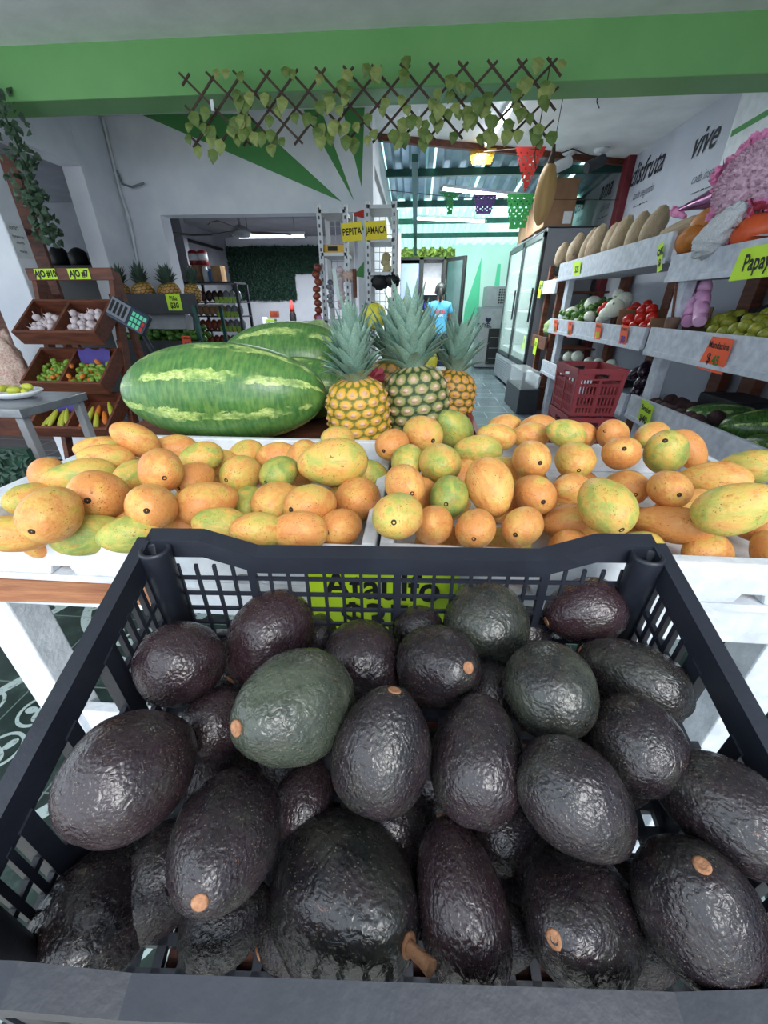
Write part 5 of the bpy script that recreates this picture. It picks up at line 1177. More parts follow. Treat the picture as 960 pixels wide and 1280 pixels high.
# ---------------------------------------------------------------- grey cabinet with lettering, box on it, bottles crate
bc = thing('grey_cabinet', 'grey cabinet lettered BUYEL at the end of the corridor', 'cabinet', (1.55, 9.0, 0))
z1_ = 1.17; mb = MB(); mb.bx(1.30, 1.98, 8.9, 9.5, .02, z1_); mb.build('body', 'fridge_grey', bc, .01)
MB().bx(1.30, 1.98, 8.89, 8.9, .05, z1_-.03).build('front_panel', 'grey_metal', bc)
FBv = frame((1.60, 8.888, 0), (1, 0, 0), (0, 0, 1))
p = at_y(602, 409, 8.888); lettering(bc, frame((p.x+.02, 8.886, p.z), (1, 0, 0), (0, 0, 1)), [('BUYEL', .115, .03, .03, 'ink', 0, .03, 0, .9)], .001)
mb = MB(); F = frame((p.x+.12, 8.884, p.z+.13), (1, 0, 0), (0, 0, 1)); mb.prism([(0, -.06), (.06, 0), (.05, .05), (0, .03), (-.05, .05), (-.06, 0)], F, 0, .002); mb.build('emblem', 'navy', bc)
mb = MB(); mb.bx(1.5, 1.96, 8.86, 8.892, .1, .78); dd = mb.build('glass_door', 'black', bc)
for k in range(3): MB().bx(1.54, 1.92, 8.855, 8.862, .2+.2*k, .22+.2*k).build('inner_rail', 'steel', dd)
b2 = thing('carton', 'light box with a dark dotted grille standing on the grey cabinet', 'carton', (1.6, 9.15, z1_)); MB().bx(1.38, 1.95, 8.93, 9.4, z1_+.001, z1_+.36).build('box_body', 'grey_metal', b2, .006)
mb = MB()
for i in range(6):
    for j in range(6): mb.bx(1.62+.045*i, 1.65+.045*i, 8.925, 8.931, z1_+.06+.045*j, z1_+.09+.045*j)
mb.build('grille', 'ink', b2)
# ---------------------------------------------------------------- open freezer at the end of the corridor
fz = thing('upright_freezer', 'black two-door upright freezer at the end of the corridor, right door open', 'freezer', (.05, 8.5, 0))
fx0, fx1, fy, fh = -.36, .50, 8.2, 1.96
mb = MB(); mb.bx(fx0, fx1, fy, fy+.62, .05, .14); mb.bx(fx0, fx1, fy, fy+.62, fh-.05, fh); mb.bx(fx0, fx0+.05, fy, fy+.62, .1, fh); mb.bx(fx1-.05, fx1, fy, fy+.62, .1, fh); mb.bx(.02, .10, fy, fy+.62, .1, fh); mb.build('cabinet', 'black', fz, .006)
mb = MB(); mb.bx(fx0+.05, fx1-.05, fy+.58, fy+.62, .14, fh-.05); mb.build('inner_back', 'white_paint', fz)
for k in range(4): MB().bx(.10, fx1-.05, fy+.03, fy+.58, .5+.29*k, .53+.29*k).build('inner_shelf', 'white_paint', fz)
mb = MB(); mb.bx(fx0+.05, .02, fy+.03, fy+.05, .2, 1.86); mb.build('inner_liner', nm('pale_blue_liner', (168, 182, 220), (150, 164, 206), 5, .5), fz)
dr = thing('d', '', '', (0, 0, 0)); bpy.data.objects.remove(dr)
F = frame((fx1, fy, 0), (.60, -.80, 0), (0, 0, 1)); w = .48
mb = MB(); mb.fbx(F, 0, w, .12, 1.94, -.05, 0); d = mb.build('open_door', 'black', fz, .006)
mb = MB(); mb.fbx(F, .05, w-.05, .25, 1.88, .001, .004); mb.fbx(F, .05, w-.05, .25, 1.88, -.056, -.051); mb.build('glass_pane', nm('dim_glass', (70, 96, 92), (50, 72, 70), 3, .12), d)
mb = MB()
for k in range(30): mb.fbx(F, w-.075, w-.03, .3+k*.05, .33+k*.05, -.06, -.054)
mb.build('gasket_clips', 'paper', d)
for k in range(5):
    x = .15+.065*k; mb = MB(); mb.lathe([(.03, 0), (.034, .01), (.034, .1), (.02, .15), (.012, .16)], 10, 0, Matrix.Translation((x, fy+.2, 1.391-.28))); o = mb.build('blue_package', 'blue_pack'); tag(o, f'dark blue package on the upper freezer shelf, {ORD[k]} from the left', 'package', 'blue packages in the freezer')
    mb = MB(); mb.lathe([(.028, 0), (.03, .06), (.02, .075)], 10, 0, Matrix.Translation((x, fy+.2, .821))); o = mb.build('yellow_tub', 'yellow'); tag(o, f'small yellow tub on the lower freezer shelf, {ORD[k]} from the left', 'tub', 'yellow tubs in the freezer')
# ---------------------------------------------------------------- person seen from behind at the freezer
def skin_figure(name, nodes, edges, mt, parent=None, sub=2):
    me = bpy.data.meshes.new(name); me.from_pydata([n[:3] for n in nodes], edges, []); o = bpy.data.objects.new(name, me); C.objects.link(o)
    sk = o.modifiers.new('skin', 'SKIN')
    for i, n in enumerate(nodes): me.skin_vertices[0].data[i].radius = (n[3], n[4] if len(n) > 4 else n[3])
    me.skin_vertices[0].data[0].use_root = True
    sb = o.modifiers.new('sub', 'SUBSURF'); sb.levels = sb.render_levels = sub; me.materials.append(MT[mt])
    dg = bpy.context.evaluated_depsgraph_get(); m2 = bpy.data.meshes.new_from_object(o.evaluated_get(dg)); o.modifiers.clear(); o.data = m2
    for p in m2.polygons: p.use_smooth = True
    if parent: o.parent = parent
    return o
pe = thing('person', 'person in a light blue T-shirt and navy trousers, seen from behind at the freezer', 'person', (0, 0, 0))
B = [(0, 0, .80, .11, .09), (0, 0, .95, .10, .075), (0, .01, 1.10, .13, .085), (0, .01, 1.20, .12, .07), (0, .015, 1.27, .045, .045), (0, .03, 1.33, .05), (0, .035, 1.40, .078, .085), (0, .035, 1.47, .06, .07),
     (-.15, .01, 1.20, .05), (-.19, .03, 1.0, .038), (-.15, .18, .93, .03), (-.12, .26, .95, .028), (.15, .01, 1.20, .05), (.2, .04, 1.0, .038), (.17, .2, .98, .03), (.15, .28, 1.02, .028),
     (-.075, 0, .70, .085), (-.08, .0, .42, .055), (-.085, -.01, .08, .036), (-.09, .10, .03, .03), (.075, 0, .70, .085), (.08, .0, .42, .055), (.085, -.01, .08, .036), (.09, .10, .03, .03)]
body = skin_figure('body', B, [(0, 1), (1, 2), (2, 3), (3, 4), (4, 5), (5, 6), (6, 7), (3, 8), (8, 9), (9, 10), (10, 11), (3, 12), (12, 13), (13, 14), (14, 15), (0, 16), (16, 17), (17, 18), (18, 19), (0, 20), (20, 21), (21, 22), (22, 23)], 'skin', pe)
for sgn, bx_, by_, bz_ in ((-1, -.12, .26, .95), (1, .15, .28, 1.02)):
    for k in range(5):
        a = (k-2)*.012; L = (.05, .07, .075, .07, .055)[k]; nn = [(bx_+a*.6, by_+.015, bz_, .0085), (bx_+a, by_+.03+L*.5, bz_+.004, .0075), (bx_+a*1.05, by_+.03+L, bz_-.012, .006)]
        if k == (4 if sgn < 0 else 0): nn = [(bx_+a*.6, by_, bz_, .009), (bx_+a*1.6, by_+.025, bz_+.005, .008), (bx_+a*1.8, by_+.05, bz_, .0065)]
        skin_figure('finger', nn, [(0, 1), (1, 2)], 'skin', body, 1)
sh = skin_figure('shirt', [(0, 0, .64, .18, .145), (0, 0, .96, .15, .115), (0, .01, 1.10, .165, .12), (0, .01, 1.20, .165, .11), (0, .012, 1.285, .085, .08), (-.16, .01, 1.195, .062), (-.195, .025, 1.06, .055), (.16, .01, 1.195, .062), (.2, .03, 1.06, .055)], [(0, 1), (1, 2), (2, 3), (3, 4), (3, 5), (5, 6), (3, 7), (7, 8)], 'blue_shirt', pe)
tw = skin_figure('trousers', [(0, 0, .88, .15, .115), (-.078, 0, .70, .1), (-.08, 0, .42, .07), (-.085, -.01, .10, .055), (.078, 0, .70, .1), (.08, 0, .42, .07), (.085, -.01, .10, .055)], [(0, 1), (1, 2), (2, 3), (0, 4), (4, 5), (5, 6)], 'navy', pe)
mb = MB(); mb.lathe([(max(.004, .094*math.sin(PI*(1-i/14))), .105*math.cos(PI*(1-i/14))) for i in range(15)], 22, 0, Matrix.Translation((0, .022, 1.435)) @ Matrix.Rotation(.25, 4, 'X')); mb.tube([(0, -.06, 1.44), (0, -.095, 1.38), (0, -.085, 1.30), (0, -.09, 1.24)], [.03, .036, .03, .012], 10); mb.build('hair', 'hair', pe, local=True)
mb = MB()
for sx_ in (-1, 1): mb.lathe([(.004, -.022), (.012, -.012), (.014, .01), (.004, .024)], 8, 0, Matrix.Translation((sx_*.088, .035, 1.39)))
mb.tube([(0, .115, 1.41), (0, .132, 1.385), (0, .118, 1.378)], [.008, .014, .01], 8); mb.build('nose_and_ears', 'skin', body, local=True)
for sx_ in (-1, 1): MB().lathe([(.003, -.009), (.01, 0), (.003, .009)], 8, 0, Matrix.Translation((sx_*.032, .108, 1.41))).build('eye', 'paper', body, local=True)
MB().bx(-.022, .022, .104, .112, 1.352, 1.359).build('mouth', 'coral', body, local=True)
lettering(pe, frame((0, -.108, 1.10), (1, 0, 0), (0, 0, 1)), [('MODEL', .075, 0, 0, 'red', 0, .03), ('EQUIPO', .045, 0, -.06, 'paper', 0, .02)], .012)
p = at_y(548, 400, 7.75); pe.location = (p.x, 7.62, 0)
# ---------------------------------------------------------------- tube lights
def tube_light(label, a, b, hang=None):
    a, b = V(a), V(b); t = thing('hanging_tube_light', label, 'light', (a+b)/2, 'tube lights')
    mb = MB(); mb.bar(a+V((0, 0, .03)), b+V((0, 0, .03)), .05, .03); mb.build('housing', 'white_paint', t)
    mb = MB(); mb.tube([a, b], .017, 10); mb.build('tube', 'tube', t)
    mb = MB(); d = (b-a).normalized(); mb.tube([a-d*.03, a+d*.01], .02, 10); mb.tube([b-d*.01, b+d*.03], .02, 10); mb.build('end_cap', 'grey_metal', t)
    if hang:
        for q in (a.lerp(b, .15), a.lerp(b, .85)): MB().tube([q+V((0, 0, .04)), V((q.x, q.y, hang(q.y)))], .003, 5).build('hanger_wire', 'twig', t)
y = 6.3; tube_light('nearer tube light under the corrugated corridor roof', at_y(553, 236, y), at_y(659, 248, y), roof_z)
y = 7.4; tube_light('farther tube light under the corrugated corridor roof', at_y(518, 273, y), at_y(606, 277, y), roof_z)
a, b = at_z(608, 180, 2.575), at_z(642, 130, 2.575); tube_light('tube light on the pale ceiling behind the vine trellis, running away from view', a, b)
y = 6.0; a, b = at_y(298, 296, y), at_y(381, 295, y); tube_light('tube light in the store room behind the ceiling fan', (a.x, y, a.z), (b.x, y, b.z), lambda y: 2.2)
# ---------------------------------------------------------------- store room: fan, leaf panel, counter, snack rack
fn_ = thing('ceiling_fan', 'grey ceiling fan in the store room behind the wide opening', 'fan', (0, 0, 0))
p = at_y(301, 291, 5.5)
mb = MB(); mb.tube([(p.x, 5.5, 2.2), (p.x, 5.5, p.z+.02)], .018); mb.build('rod', 'grey_metal', fn_)
mb = MB(); mb.lathe([(.02, -.05), (.1, -.04), (.12, 0), (.10, .04), (.04, .07)], 20, 0, Matrix.Translation((p.x, 5.5, p.z))); mb.build('motor', 'grey_metal', fn_)
for k in range(3):
    a = 2.5+k*2*PI/3; F = frame((p.x, 5.5, p.z+.01), (math.cos(a), math.sin(a), 0), (-math.sin(a)*.95, math.cos(a)*.95, .25)); mb = MB(); mb.prism([(.1, -.02), (.2, -.055), (.58, -.065), (.62, 0), (.58, .065), (.2, .055), (.1, .02)], F, -.004, .004); mb.build('blade', 'fridge_dark', fn_)
hd = thing('leaf_panel', 'dark green artificial leaf panel across the store room back wall', 'leaf panel', (-2.4, 7.55, 1.6))
yh = 7.58; a, b, c_ = at_y(283, 309, yh), at_y(399, 306, yh), at_y(292, 375, yh); d1 = at_y(371, 372, yh); d2 = at_y(371, 342, yh)
F = lambda x, z, c=0: V((x, yh-c, z)); rn = random.Random(6)
mb = MB(); mb.bx(a.x, d1.x, yh-.01, yh+.01, c_.z, a.z); mb.bx(d1.x, b.x, yh-.01, yh+.01, d2.z, a.z); mb.build('backing', 'hedge_dark', hd)
mb = MB(); leaf_mat(mb, lambda x, z, c=0: F(a.x+x, c_.z+z, .012+c), d1.x-a.x, a.z-c_.z, 2300, .03, rn, .03); leaf_mat(mb, lambda x, z, c=0: F(d1.x+x, d2.z+z, .012+c), b.x-d1.x, a.z-d2.z, 500, .03, rn, .03); mb.build('foliage', 'hedge_dark', hd)
ct = thing('counter', 'white drawer counter with a brown top in the store room', 'counter', (-2.2, 6.6, 0))
a = at_y(302, 414, 6.3); ztop = a.z
mb = MB(); mb.bx(-2.72, -1.3, 6.3, 6.85, ztop-.03, ztop); mb.build('worktop', 'wood_x', ct, .003)
mb = MB(); mb.bx(-2.70, -1.32, 6.34, 6.84, .02, ztop-.03); mb.build('body', 'white_paint', ct, .003)
for i in range(3):
    for j in range(3):
        x0_ = -2.68+i*.45; z0_ = .06+j*(ztop-.1)/3; d = MB().bx(x0_, x0_+.43, 6.325, 6.34, z0_, z0_+(ztop-.1)/3-.02).build('drawer', 'white_paint', ct, .003); MB().bx(x0_+.15, x0_+.28, 6.31, 6.325, z0_+.15, z0_+.165).build('handle', 'grey_metal', d)
for k, (u, v0, w, h, mt, lab) in enumerate([(333, 413, 8, 15, 'white_paint', 'white jar on the store room counter, leftmost of the goods'), (341, 412, 10, 13, 'label_green', 'lime labelled box on the store room counter'), (344, 399, 9, 7, 'snack_red', 'reddish box perched on top of the lime labelled one'), (349, 411, 5, 10, 'snack_tan', 'narrow tan packet beside the lime labelled box'), (355, 411, 8, 8, 'black', 'small black case on the counter, right of the packets')]):
    p = at_y(u, v0, 6.45); r = w*.5*(p-EYE).dot(FW)/480; H = h*(p-EYE).dot(FW)/480; mb = MB(); z_ = ztop+.001 if v0 > 405 else ztop+.001+.185
    if k == 0: mb.lathe([(r*.95, 0), (r, .01), (r, H*.8), (r*.8, H*.88), (r*.85, H)], 16, 0, Matrix.Translation((p.x, 6.45, z_)))
    else: mb.bx(p.x-r, p.x+r, 6.45-r, 6.45+r, z_, z_+H)
    o = mb.build(('jar', 'packet', 'packet', 'packet', 'case')[k], mt, None, .004 if k else 0); tag(o, lab, ('jar', 'packet', 'packet', 'packet', 'case')[k])
fe = thing('fire_extinguisher', 'dark bottle with a red collar standing at the counter end', 'extinguisher', (0, 0, 0)); p = at_y(367, 405, 6.5)
mb = MB(); mb.lathe([(.045, 0), (.05, .02), (.05, .22), (.03, .27), (.02, .3)], 16, 0, Matrix.Translation((p.x, 6.5, ztop+.001))); mb.build('bottle', 'black', fe)
mb = MB(); mb.lathe([(.035, .26), (.036, .34), (.015, .36), (.012, .42)], 14, 0, Matrix.Translation((p.x, 6.5, ztop))); mb.build('collar', 'red', fe)
# snack rack against the store room left wall
sn = thing('snack_rack', 'dark tiered rack of packaged snacks along the store room left wall', 'rack', (-2.7, 5.4, 0))
def rk_pt(u, v): return at_y(u, v, 5.3)
zs = [at_y(270, v, 5.3).z for v in (377, 395, 413, 432)]; xa, xb = at_y(250, 400, 5.3).x-.06, at_y(303, 400, 5.3).x+.0
for k, z in enumerate(zs):
    MB().bx(xa, xb, 5.28, 5.62, z-.015, z).build('tier', 'dark_plastic', sn)
    mb = MB()
    for i in range(5): mb.bx(xa+(xb-xa)*(.52+.09*i), xa+(xb-xa)*(.59+.09*i), 5.27, 5.279, z-.015, z+.05)
    mb.build('price_strip', 'label_green', sn)
ztp = at_y(270, 352, 5.3).z; MB().bx(xa-.1, xb-.02, 5.28, 5.66, ztp-.02, ztp).build('top_board', 'dark_plastic', sn)
for x in (xa, xb-.03):
    for y in (5.29, 5.62): MB().bx(x, x+.03, y, y+.03, 0, ztp-.02).build('post', 'dark_plastic', sn)
pk = {}
for k, z in enumerate(zs):
    n = 8
    for i in range(n):
        mt = ['snack_dark', 'snack_tan', 'snack_red', 'snack_red'][k] if i < 5 else 'clear_bag'
        if mt not in pk: pk[mt] = blob('snack_packet', mt, (.9, .5, 1.25), k+i, .1, 2.5, 12, 9); o = pk[mt]
        else: o = dup(pk[mt])
        tag(o, f'small snack packet, {ORD[i]} from the left on the {("top", "second", "third", "lowest")[k]} tier of the snack rack', 'packet', 'packets on the snack rack'); place(o, (xa+.04+(xb-xa-.06)*i/(n-.6), 5.40, z+.062), (0, .2, 1), 0, .05)
for k, (u, w, h, mt, lab) in enumerate([(240, 9, 17, 'white_paint', 'white plastic jar on top of the snack rack, at its left end'), (250, 9, 18, 'cardboard', 'brown carton on top of the snack rack, beside the white jar'), (258, 7, 17, 'paper', 'pale tub on top of the snack rack, in the middle'), (265, 8, 14, 'tin_blue', 'blue and white tin on top of the snack rack'), (274, 12, 17, 'snack_tan', 'tan box with red edge on top of the snack rack, right end')]):
    p = at_y(u, 352, 5.4); s_ = (p-EYE).dot(FW)/480; r = w*.5*s_; H = h*s_; mb = MB()
    if k in (0, 2, 3): mb.lathe([(r*.95, 0), (r, .01), (r, H*.75), (r*.75, H*.85), (r*.8, H)], 16, 0, Matrix.Translation((p.x, 5.42, ztp+.001)))
    else: mb.bx(p.x-r, p.x+r, 5.36, 5.5, ztp+.001, ztp+H)
    nm_ = ('jar', 'carton', 'tub', 'tin', 'box')[k]; o = mb.build(nm_, mt, None, .003 if k in (1, 4) else 0); tag(o, lab, nm_)
for k, u in enumerate((243, 254)):
    t = thing('tin', ('red and white round tin stacked above the white jar on the snack rack', 'red and white round tin stacked above the brown carton on the snack rack')[k], 'tin', (0, 0, 0)); p = at_y(u, 326, 5.42); s_ = (p-EYE).dot(FW)/480; z_ = ztp+.001+18*s_
    MB().lathe([(6*s_, 0), (6*s_, 4*s_), (6*s_, 14*s_), (3*s_, 16*s_)], 16, 0, Matrix.Translation((p.x, 5.42, z_))).build('tin_body', 'tin_red', t); MB().lathe([(6.1*s_, 5*s_), (6.1*s_, 12*s_)], 16, 0, Matrix.Translation((p.x, 5.42, z_))).build('tin_label', 'paper', t)
p = at_y(268, 437, 5.2); o = sign('neon card hanging low on the snack rack above the big watermelon', (p.x, 5.2, p.z), (1, 0, 0), (0, 0, 1), .08, .12, 'neon', [('$5', .06, 0, 0, 'ink', 0, .03)], group='price cards on the left')
p = at_y(284, 440, 5.0); o = blob('plastic_bag', 'clear_bag', (1.7, .8, .6), 4, .2, 3, 20, 12); tag(o, 'cloudy clear bag lying low below the snack rack', 'bag'); place(o, p, None, 0, .11)
t = thing('wall_cable', 'black cable strung across the store room ceiling and left wall', 'cable', (-2.8, 5, 2)); mb = MB(); mb.tube([at_y(199, 289, 4.6), at_y(240, 294, 5.6), at_y(300, 292, 7.0), at_y(370, 290, 7.4)], .012); mb.tube([at_x(201, 291, -3.22), at_x(278, 312, -3.22)], .02); mb.build('cable_run', 'black', t)
t = thing('door_frame', 'black pipe bracket frame on the store room left wall', 'frame', (-3.2, 5.0, 1.7)); mb = MB(); mb.tube([at_x(222, 340, -3.2), at_x(212, 303, -3.2), at_x(229, 311, -3.2), at_x(236, 340, -3.2)], .03); mb.build('pipe', 'black', t)
# ---------------------------------------------------------------- off-white wire racks with PEPITA and JAMAICA cards
YR = 3.55
def wire_rack(label, u0, u1, vtop, shelves, zbase=0):
    a = at_y(u0, vtop, YR); b = at_y(u1, vtop, YR); t = thing('wire_rack', label, 'rack', ((a.x+b.x)/2, YR+.15, 0), 'off-white wire racks')
    for x in (a.x, b.x):
        for y in (YR, YR+.3):
            mb = MB(); mb.bx(x-.018, x+.018, y-.012, y+.012, zbase, a.z); po = mb.build('post', 'rack_metal', t)
            if y == YR:
                mb = MB()
                for k in range(28): z = a.z-.04-k*.05; mb.bx(x-.006, x+.006, y-.0135, y-.012, z, z+.022)
                mb.build('slot_row', 'fridge_dark', po)
    for v in shelves:
        z = at_y((u0+u1)/2, v, YR).z; mb = MB(); mb.bx(a.x, b.x, YR-.012, YR+.31, z-.022, z); mb.build('shelf', 'rack_metal', t)
    mb = MB(); x = a.x+.02
    while x < b.x: mb.tube([(x, YR+.30, .7), (x, YR+.30, a.z-.02)], .0025, 4); x += .045
    z = .75
    while z < a.z: mb.tube([(a.x, YR+.30, z), (b.x, YR+.30, z)], .0025, 4); z += .06
    mb.build('wire_grid', 'rack_metal', t); return a, b
wire_rack('left off-white slotted rack by the wide opening, bearing the PEPITA card', 398, 431, 256, (262, 316, 400)); wire_rack('right off-white slotted rack at the corridor mouth, bearing the JAMAICA card', 459, 493, 252, (256, 298, 340, 400))
for uv, tx, lab, w in (((440, 290), 'PEPITA', 'yellow PEPITA card on the left wire rack', .155), ((470, 288), 'JAMAICA', 'yellow JAMAICA card on the right wire rack', .165)):
    p = at_y(uv[0], uv[1], YR-.02); sign(lab, p, (1, 0, .06), (-.06, 0, 1), w, .115, 'yellow_card', [(tx, .062, 0, 0, 'ink', 0, .02, 0, .62 if tx == 'JAMAICA' else .78)], group='yellow rack cards')
p = at_y(417, 311, YR+.1); t = thing('yellow_box', 'yellow box with a black label on the left wire rack', 'box', p); zz = at_y(415, 316, YR).z; MB().bx(p.x-.09, p.x+.10, YR+.02, YR+.16, zz+.001, zz+.055).build('box_body', 'yellow', t, .003); MB().bx(p.x-.03, p.x+.045, YR+.017, YR+.02, zz+.014, zz+.043).build('label', 'ink', t)
def strip(label, mt, pts, n, r, group=None):
    t = thing('hanging_strip', label, 'hanging packets', pts[0], group); a, b = V(pts[0]), V(pts[1]); mb = MB(); mb.tube([a, b], .003, 5); mb.build('cord', 'twig', t)
    for i in range(n):
        p = a.lerp(b, (i+.5)/n); q = MB(); rn = random.Random(i); q.lathe([(r*.3, -r*.8), (r, -r*.5), (r*1.05, r*.4), (r*.3, r*.9)], 9, 0, Matrix.Translation(p+V((rn.uniform(-.01, .01), -.01, 0)))@Matrix.Rotation(rn.uniform(-.5, .5), 4, 'Y')); q.build('packet', mt, t)
strip('strip of brown-orange packets hanging at the left edge of the left wire rack', 'snack_red', (at_y(396, 330, YR-.03), at_y(398, 400, YR-.03)), 8, .03, 'hanging strips')
strip('garlic braid hanging in the left wire rack', 'garlic', (at_y(424, 335, YR+.1), at_y(428, 385, YR+.1)), 9, .03, 'hanging strips')
strip('blue and white packet strip hanging inside the left wire rack', 'clear_bag', (at_y(412, 350, YR+.04), at_y(414, 385, YR+.04)), 6, .022, 'hanging strips')
strip('pink packet strip dangling low at the left rack, near the pineapple crown', 'pink_bag', (at_y(399, 395, YR-.06), at_y(396, 420, YR-.06)), 4, .025, 'hanging strips')
strip('yellow-brown bundle hanging in the right wire rack', 'straw', (at_y(482, 318, YR+.05), at_y(484, 345, YR+.05)), 4, .034, 'hanging strips')
for k, (u, v, s, mt, lab) in enumerate([(475, 352, .062, 'black', 'crumpled black bag on the right wire rack, left half'), (490, 350, .058, 'black', 'crumpled black bag sticking out at the right of the right wire rack'), (436, 345, .05, 'chicharron', 'tan snack bag hung between the two wire racks'), (462, 385, .055, 'clear_bag', 'grey bag low on the right wire rack behind the crowns')]):
    p = at_y(u, v, YR+.02); o = blob('hanging_bag', mt, (1.1, .8, .9), 20+k, .28, 3.5, 22, 14); tag(o, lab, 'bag'); place(o, p, None, 0, s)
mb = MB(); mb.tube([at_y(443, 336, YR), at_y(444, 372, YR)], .016); o = mb.build('hanging_spoon', 'wood'); tag(o, 'brown wooden spoon handle hanging between the two racks', 'spoon')
o = MB(); a = at_y(417, 336, YR-.05); b = at_y(424, 375, YR-.05); o.bar(a, b, .03, .006); o = o.build('hanging_wrapper', 'mint'); tag(o, 'shiny pale green wrapper hanging on the left wire rack', 'wrapper')
# ---------------------------------------------------------------- papel picado, cameras, hanging gourd, piñata
def flag(label, uvs, mt, y, pts):
    c = at_y(*uvs, y); t = thing('hanging_flag', label, 'flag', c, 'cut paper flags'); mb = MB(); F = frame(c, (1, .05, 0), (0, 0, 1)); n = len(pts)
    # cut-out slits: the sheet is a band of cells with some left open
    xs = [p[0] for p in pts]; zs_ = [p[1] for p in pts]; rn = random.Random(int(uvs[0])); N = 14
    def inside(x, z):
        r = False; j = n-1
        for i in range(n):
            if (pts[i][1] > z) != (pts[j][1] > z) and x < (pts[j][0]-pts[i][0])*(z-pts[i][1])/(pts[j][1]-pts[i][1])+pts[i][0]: r = not r
            j = i
        return r
    x0, x1, z0, z1 = min(xs), max(xs), min(zs_), max(zs_)
    N = 28; hole = lambda i, j: (i % 6 in (2, 3) and j % 5 == 2) or (i % 6 == 5 and j % 5 in (0, 4))
    for i in range(N):
        for j in range(N):
            xa, xb = x0+(x1-x0)*i/N, x0+(x1-x0)*(i+1)/N; za, zb = z0+(z1-z0)*j/N, z0+(z1-z0)*(j+1)/N
            if inside((xa+xb)/2, (za+zb)/2) and not (hole(i, j) and 3 < j < 25): mb.fbx(F, xa, xb, za, zb, 0, .0015)
    mb.build('cut_paper', mt, t); return c
YF = 4.45
flag('red triangular cut paper flag hanging from the ceiling edge', (660, 212), 'red', YF, [(-.13, .15), (.13, .15), (.0, -.16)])
flag('small yellow cut paper flag beside the ceiling tube light', (602, 197), 'yellow', 5.2, [(-.14, .07), (.14, .07), (.10, -.05), (-.09, -.06)])
flag('purple cut paper flag under the nearer corridor tube', (606, 256), 'purple', 6.1, [(-.14, .10), (.14, .10), (.08, -.09), (-.1, -.09)])
flag('green cut paper flag hanging left of the purple one', (563, 252), 'green_paper', 6.0, [(-.15, .09), (.15, .09), (.05, .03), (.03, -.13), (-.03, -.13), (-.05, .03)])
flag('larger green cut paper flag hanging beside the ochre gourd', (648, 267), 'green_paper', 5.4, [(-.15, .17), (.15, .17), (.09, -.13), (-.08, -.14)])
t = thing('flag_string', 'thin string carrying the cut paper flags under the roof', 'string', (.8, 5, 2.5)); mb = MB(); mb.tube([(-.4, 6.0, 2.44), at_y(563, 246, 6.0), at_y(606, 247, 6.1), at_y(648, 249, 5.4), at_x(780, 250, 2.28)], .004, 5); mb.tube([at_y(590, 186, 5.2), (at_y(602, 190, 5.2)), at_y(645, 186, YF), at_y(676, 186, YF)], .004, 5); mb.build('cord', 'twig', t)
hs = thing('hanging_gourd', 'ochre ribbed gourd hanging from the ceiling edge on a wire', 'gourd', (0, 0, 0)); c = at_y(681, 243, 4.0)
o = blob('gourd_body', 'gourd', (.078, .072, .20), 2, .05, 3, 26, 20, .05, None); o.parent = hs; o.location = (0, 0, 0); MB().tube([(0, 0, .18), (.005, 0, .25), (0, 0, .30)], [.03, .018, .012], 8).build('stem', 'twig', hs, local=True); MB().tube([(0, 0, .30), (0, 0, 2.62-c.z)], .003, 5).build('hanging_wire', 'twig', hs, local=True); hs.location = c; hs.rotation_euler.y = .04
for k, (u, v, y) in enumerate(((712, 188, 4.9), (752, 186, 5.2))):
    p = at_z(u, v, 2.62); t = thing('security_camera', ('white bracket security camera near the ceiling edge, left one', 'white dome-base security camera with a dark lens, right one')[k], 'camera', p, 'ceiling cameras')
    mb = MB(); mb.lathe([(.075, 0), (.075, -.02), (.05, -.035)], 18, 0, Matrix.Translation(p)); mb.build('ceiling_base', 'white_paint', t); e = p+V((-.05+.02*k, -.05, -.12)); mb = MB(); mb.tube([p+V((0, 0, -.02)), p+V((0, -.02, -.09)), e], .018); mb.build('arm', 'white_paint', t)
    d = V((-.8, -.35, -.35)).normalized(); mb = MB(); mb.tube([e-d*.07, e+d*.13], .05, 14); bd = mb.build('camera_body', 'white_paint' if k == 0 else 'fridge_dark', t); mb = MB(); mb.tube([e+d*.125, e+d*.14], .046, 14); mb.build('lens', 'black', bd)
t = thing('ceiling_cable', 'loose thin cables along the ceiling edge by the cameras', 'cable', (1.6, 5.2, 2.6)); mb = MB(); mb.tube([at_z(747, 120, 2.61), at_z(746, 127, 2.58), at_z(749, 135, 2.60)], .004, 5); mb.tube([at_z(700, 192, 2.6), at_z(716, 186, 2.58), at_z(740, 196, 2.59), at_z(760, 199, 2.6)], .006, 5); mb.build('cable_run', 'black', t)
pn = thing('star_pinata', 'pink fringed star piñata with a magenta foil cone, hanging at the right edge', 'piñata', (1.75, 2.2, 1.72))
c = at_x(952, 232, 1.72); rn = random.Random(17); R = .185
def fringe(center, r, n, mts, size, axis=None):
    for mi, mt in enumerate(mts):
        mb = MB()
        for k in range(n):
            d = V((rn.gauss(0, 1), rn.gauss(0, 1), rn.gauss(0, 1))).normalized(); e = d.cross(V((rn.uniform(-1, 1), rn.uniform(-1, 1), rn.uniform(-1, 1)))).normalized(); f = d.cross(e); p = center+d*r; w = size*rn.uniform(.5, 1.1)
            mb.add([p-e*w*.35, p+e*w*.35, p+e*w*.3+d*w*.8+f*w*.5, p-e*w*.3+d*w*.9+f*w*.4], [(0, 1, 2, 3)])
        mb.build('fringe', mt, pn)
mb = MB(); mb.lathe([(R*math.sin(PI*(1-i/12)) if 0 < i < 12 else .004, R*math.cos(PI*(1-i/12))) for i in range(13)], 24, 0, Matrix.Translation(c)); mb.build('ball', 'pale_pink', pn); fringe(c, R*.99, 1500, ('pale_pink', 'pale_pink'), .018)
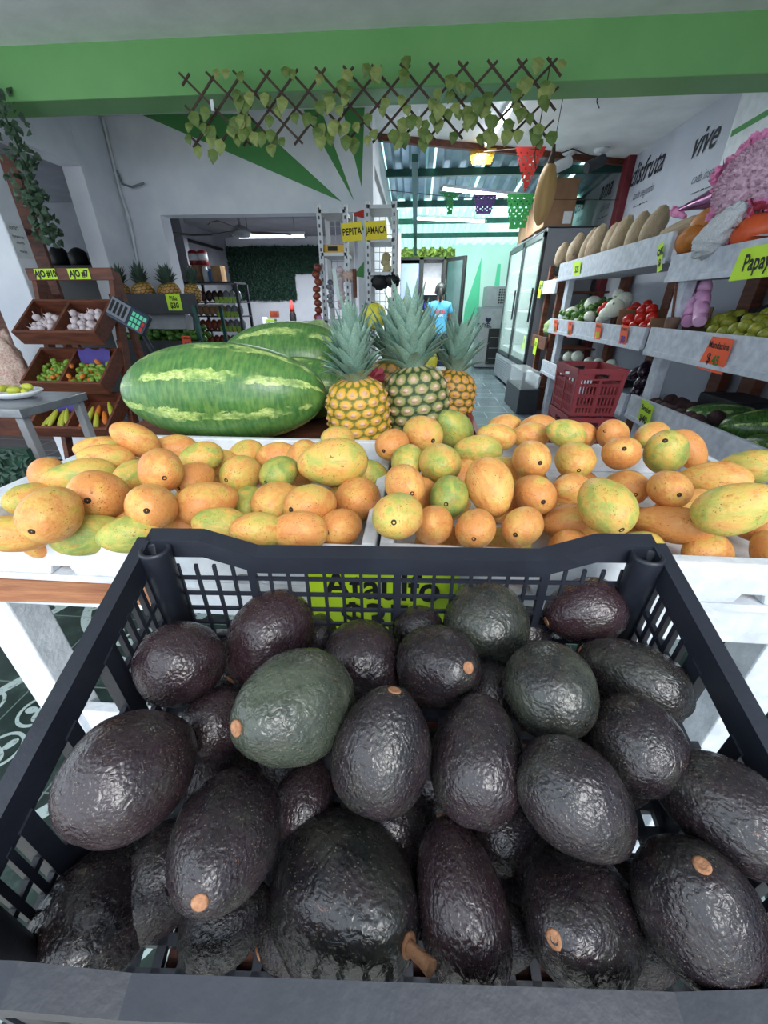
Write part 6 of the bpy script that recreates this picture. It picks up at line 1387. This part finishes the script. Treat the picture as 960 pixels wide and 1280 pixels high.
t1 = at_x(846, 263, 1.72); b0 = at_x(905, 243, 1.72); mb = MB(); mb.tube([t1, t1.lerp(b0, .5), b0], [.008, .034, .066], 20); mb.build('cone', 'magenta_foil', pn)
for q, r, n_, s in ((b0+V((0, -.05, 0)), .045, 90, .04), (at_x(914, 265, 1.66), .06, 110, .05), (at_x(940, 282, 1.66), .07, 130, .055), (at_x(912, 218, 1.70), .05, 90, .045), (at_x(945, 190, 1.72), .05, 90, .04)): fringe(q, r, n_, ('pink', 'coral' if s == .055 else 'pink'), s)
fringe(t1+V((0, .02, 0)), .012, 60, ('pink',), .022); mb = MB(); mb.tube([t1+V((0, .0, -.01)), t1+V((.02, -.09, -.05))], [.03, .012], 8); mb.build('tassel', 'pink', pn)
MB().tube([c+V((0, 0, R*.9)), (c.x, c.y, 2.48)], .004, 5).build('hanging_wire', 'twig', pn)
# ---------------------------------------------------------------- plants outside beyond the corridor
rn = random.Random(77)
hg = thing('garden_hedge', 'sunlit yellow-green bushes beyond the corridor, above the freezer', 'hedge', (0, 11, 0))
MB().bx(-1.5, 1.6, 11.3, 11.6, 0, 2.9).build('inner_growth', 'hedge_out', hg); mb = MB(); leaf_mat(mb, lambda x, z, c=0: V((-1.5+x, 11.3-c, 1.3+z)), 3.1, 1.8, 2200, .06, rn, .5); mb.build('foliage', 'hedge_out', hg)
# ================================================================ LIGHT
w = bpy.data.worlds.new('sky'); bpy.context.scene.world = w; w.use_nodes = True; nt = w.node_tree
bg = nt.nodes['Background']; bg.inputs[0].default_value = (.76, .88, 1.0, 1); bg.inputs[1].default_value = 2.1
def lamp(name, typ, loc, power, col=(1, 1, 1), size=.5, rot=None, sy=None):
    l = bpy.data.lights.new(name, typ); l.energy = power; l.color = col; o = bpy.data.objects.new(name, l); C.objects.link(o); o.location = loc
    if typ == 'AREA':
        l.size = size
        if sy: l.shape = 'RECTANGLE'; l.size_y = sy
    if typ == 'SUN': l.angle = size
    if rot: o.rotation_euler = rot
    return o
lamp('hazy_sun', 'SUN', (0, -3, 6), 1.9, (1, .97, .94), math.radians(28), (math.radians(56), 0, math.radians(24)))
# ceiling tubes of the shop itself (behind the beam, in the corridor and in the store room)
lamp('shop_tube_glow', 'AREA', (.6, 4.75, 2.55), 20, (.92, .97, 1), .1, (0, 0, 0), 1.2)
lamp('corridor_tube_glow', 'AREA', (.8, 6.3, 2.38), 45, (.9, 1, .97), 1.1, (0, 0, 0), .1)
lamp('corridor_tube_glow', 'AREA', (.5, 7.4, 2.25), 45, (.9, 1, .97), 1.1, (0, 0, 0), .1)
lamp('storeroom_tube_glow', 'AREA', (-1.9, 6.0, 1.95), 40, (.9, .96, 1), 1.0, (0, 0, 0), .1)
lamp('freezer_lamp', 'AREA', (.28, 8.35, 1.88), 2.5, (.9, .95, 1), .3, (.3, 0, 0), .1)
for o in bpy.data.objects:
    if o.type in ('LIGHT', 'CAMERA'): o['kind'] = 'helper'
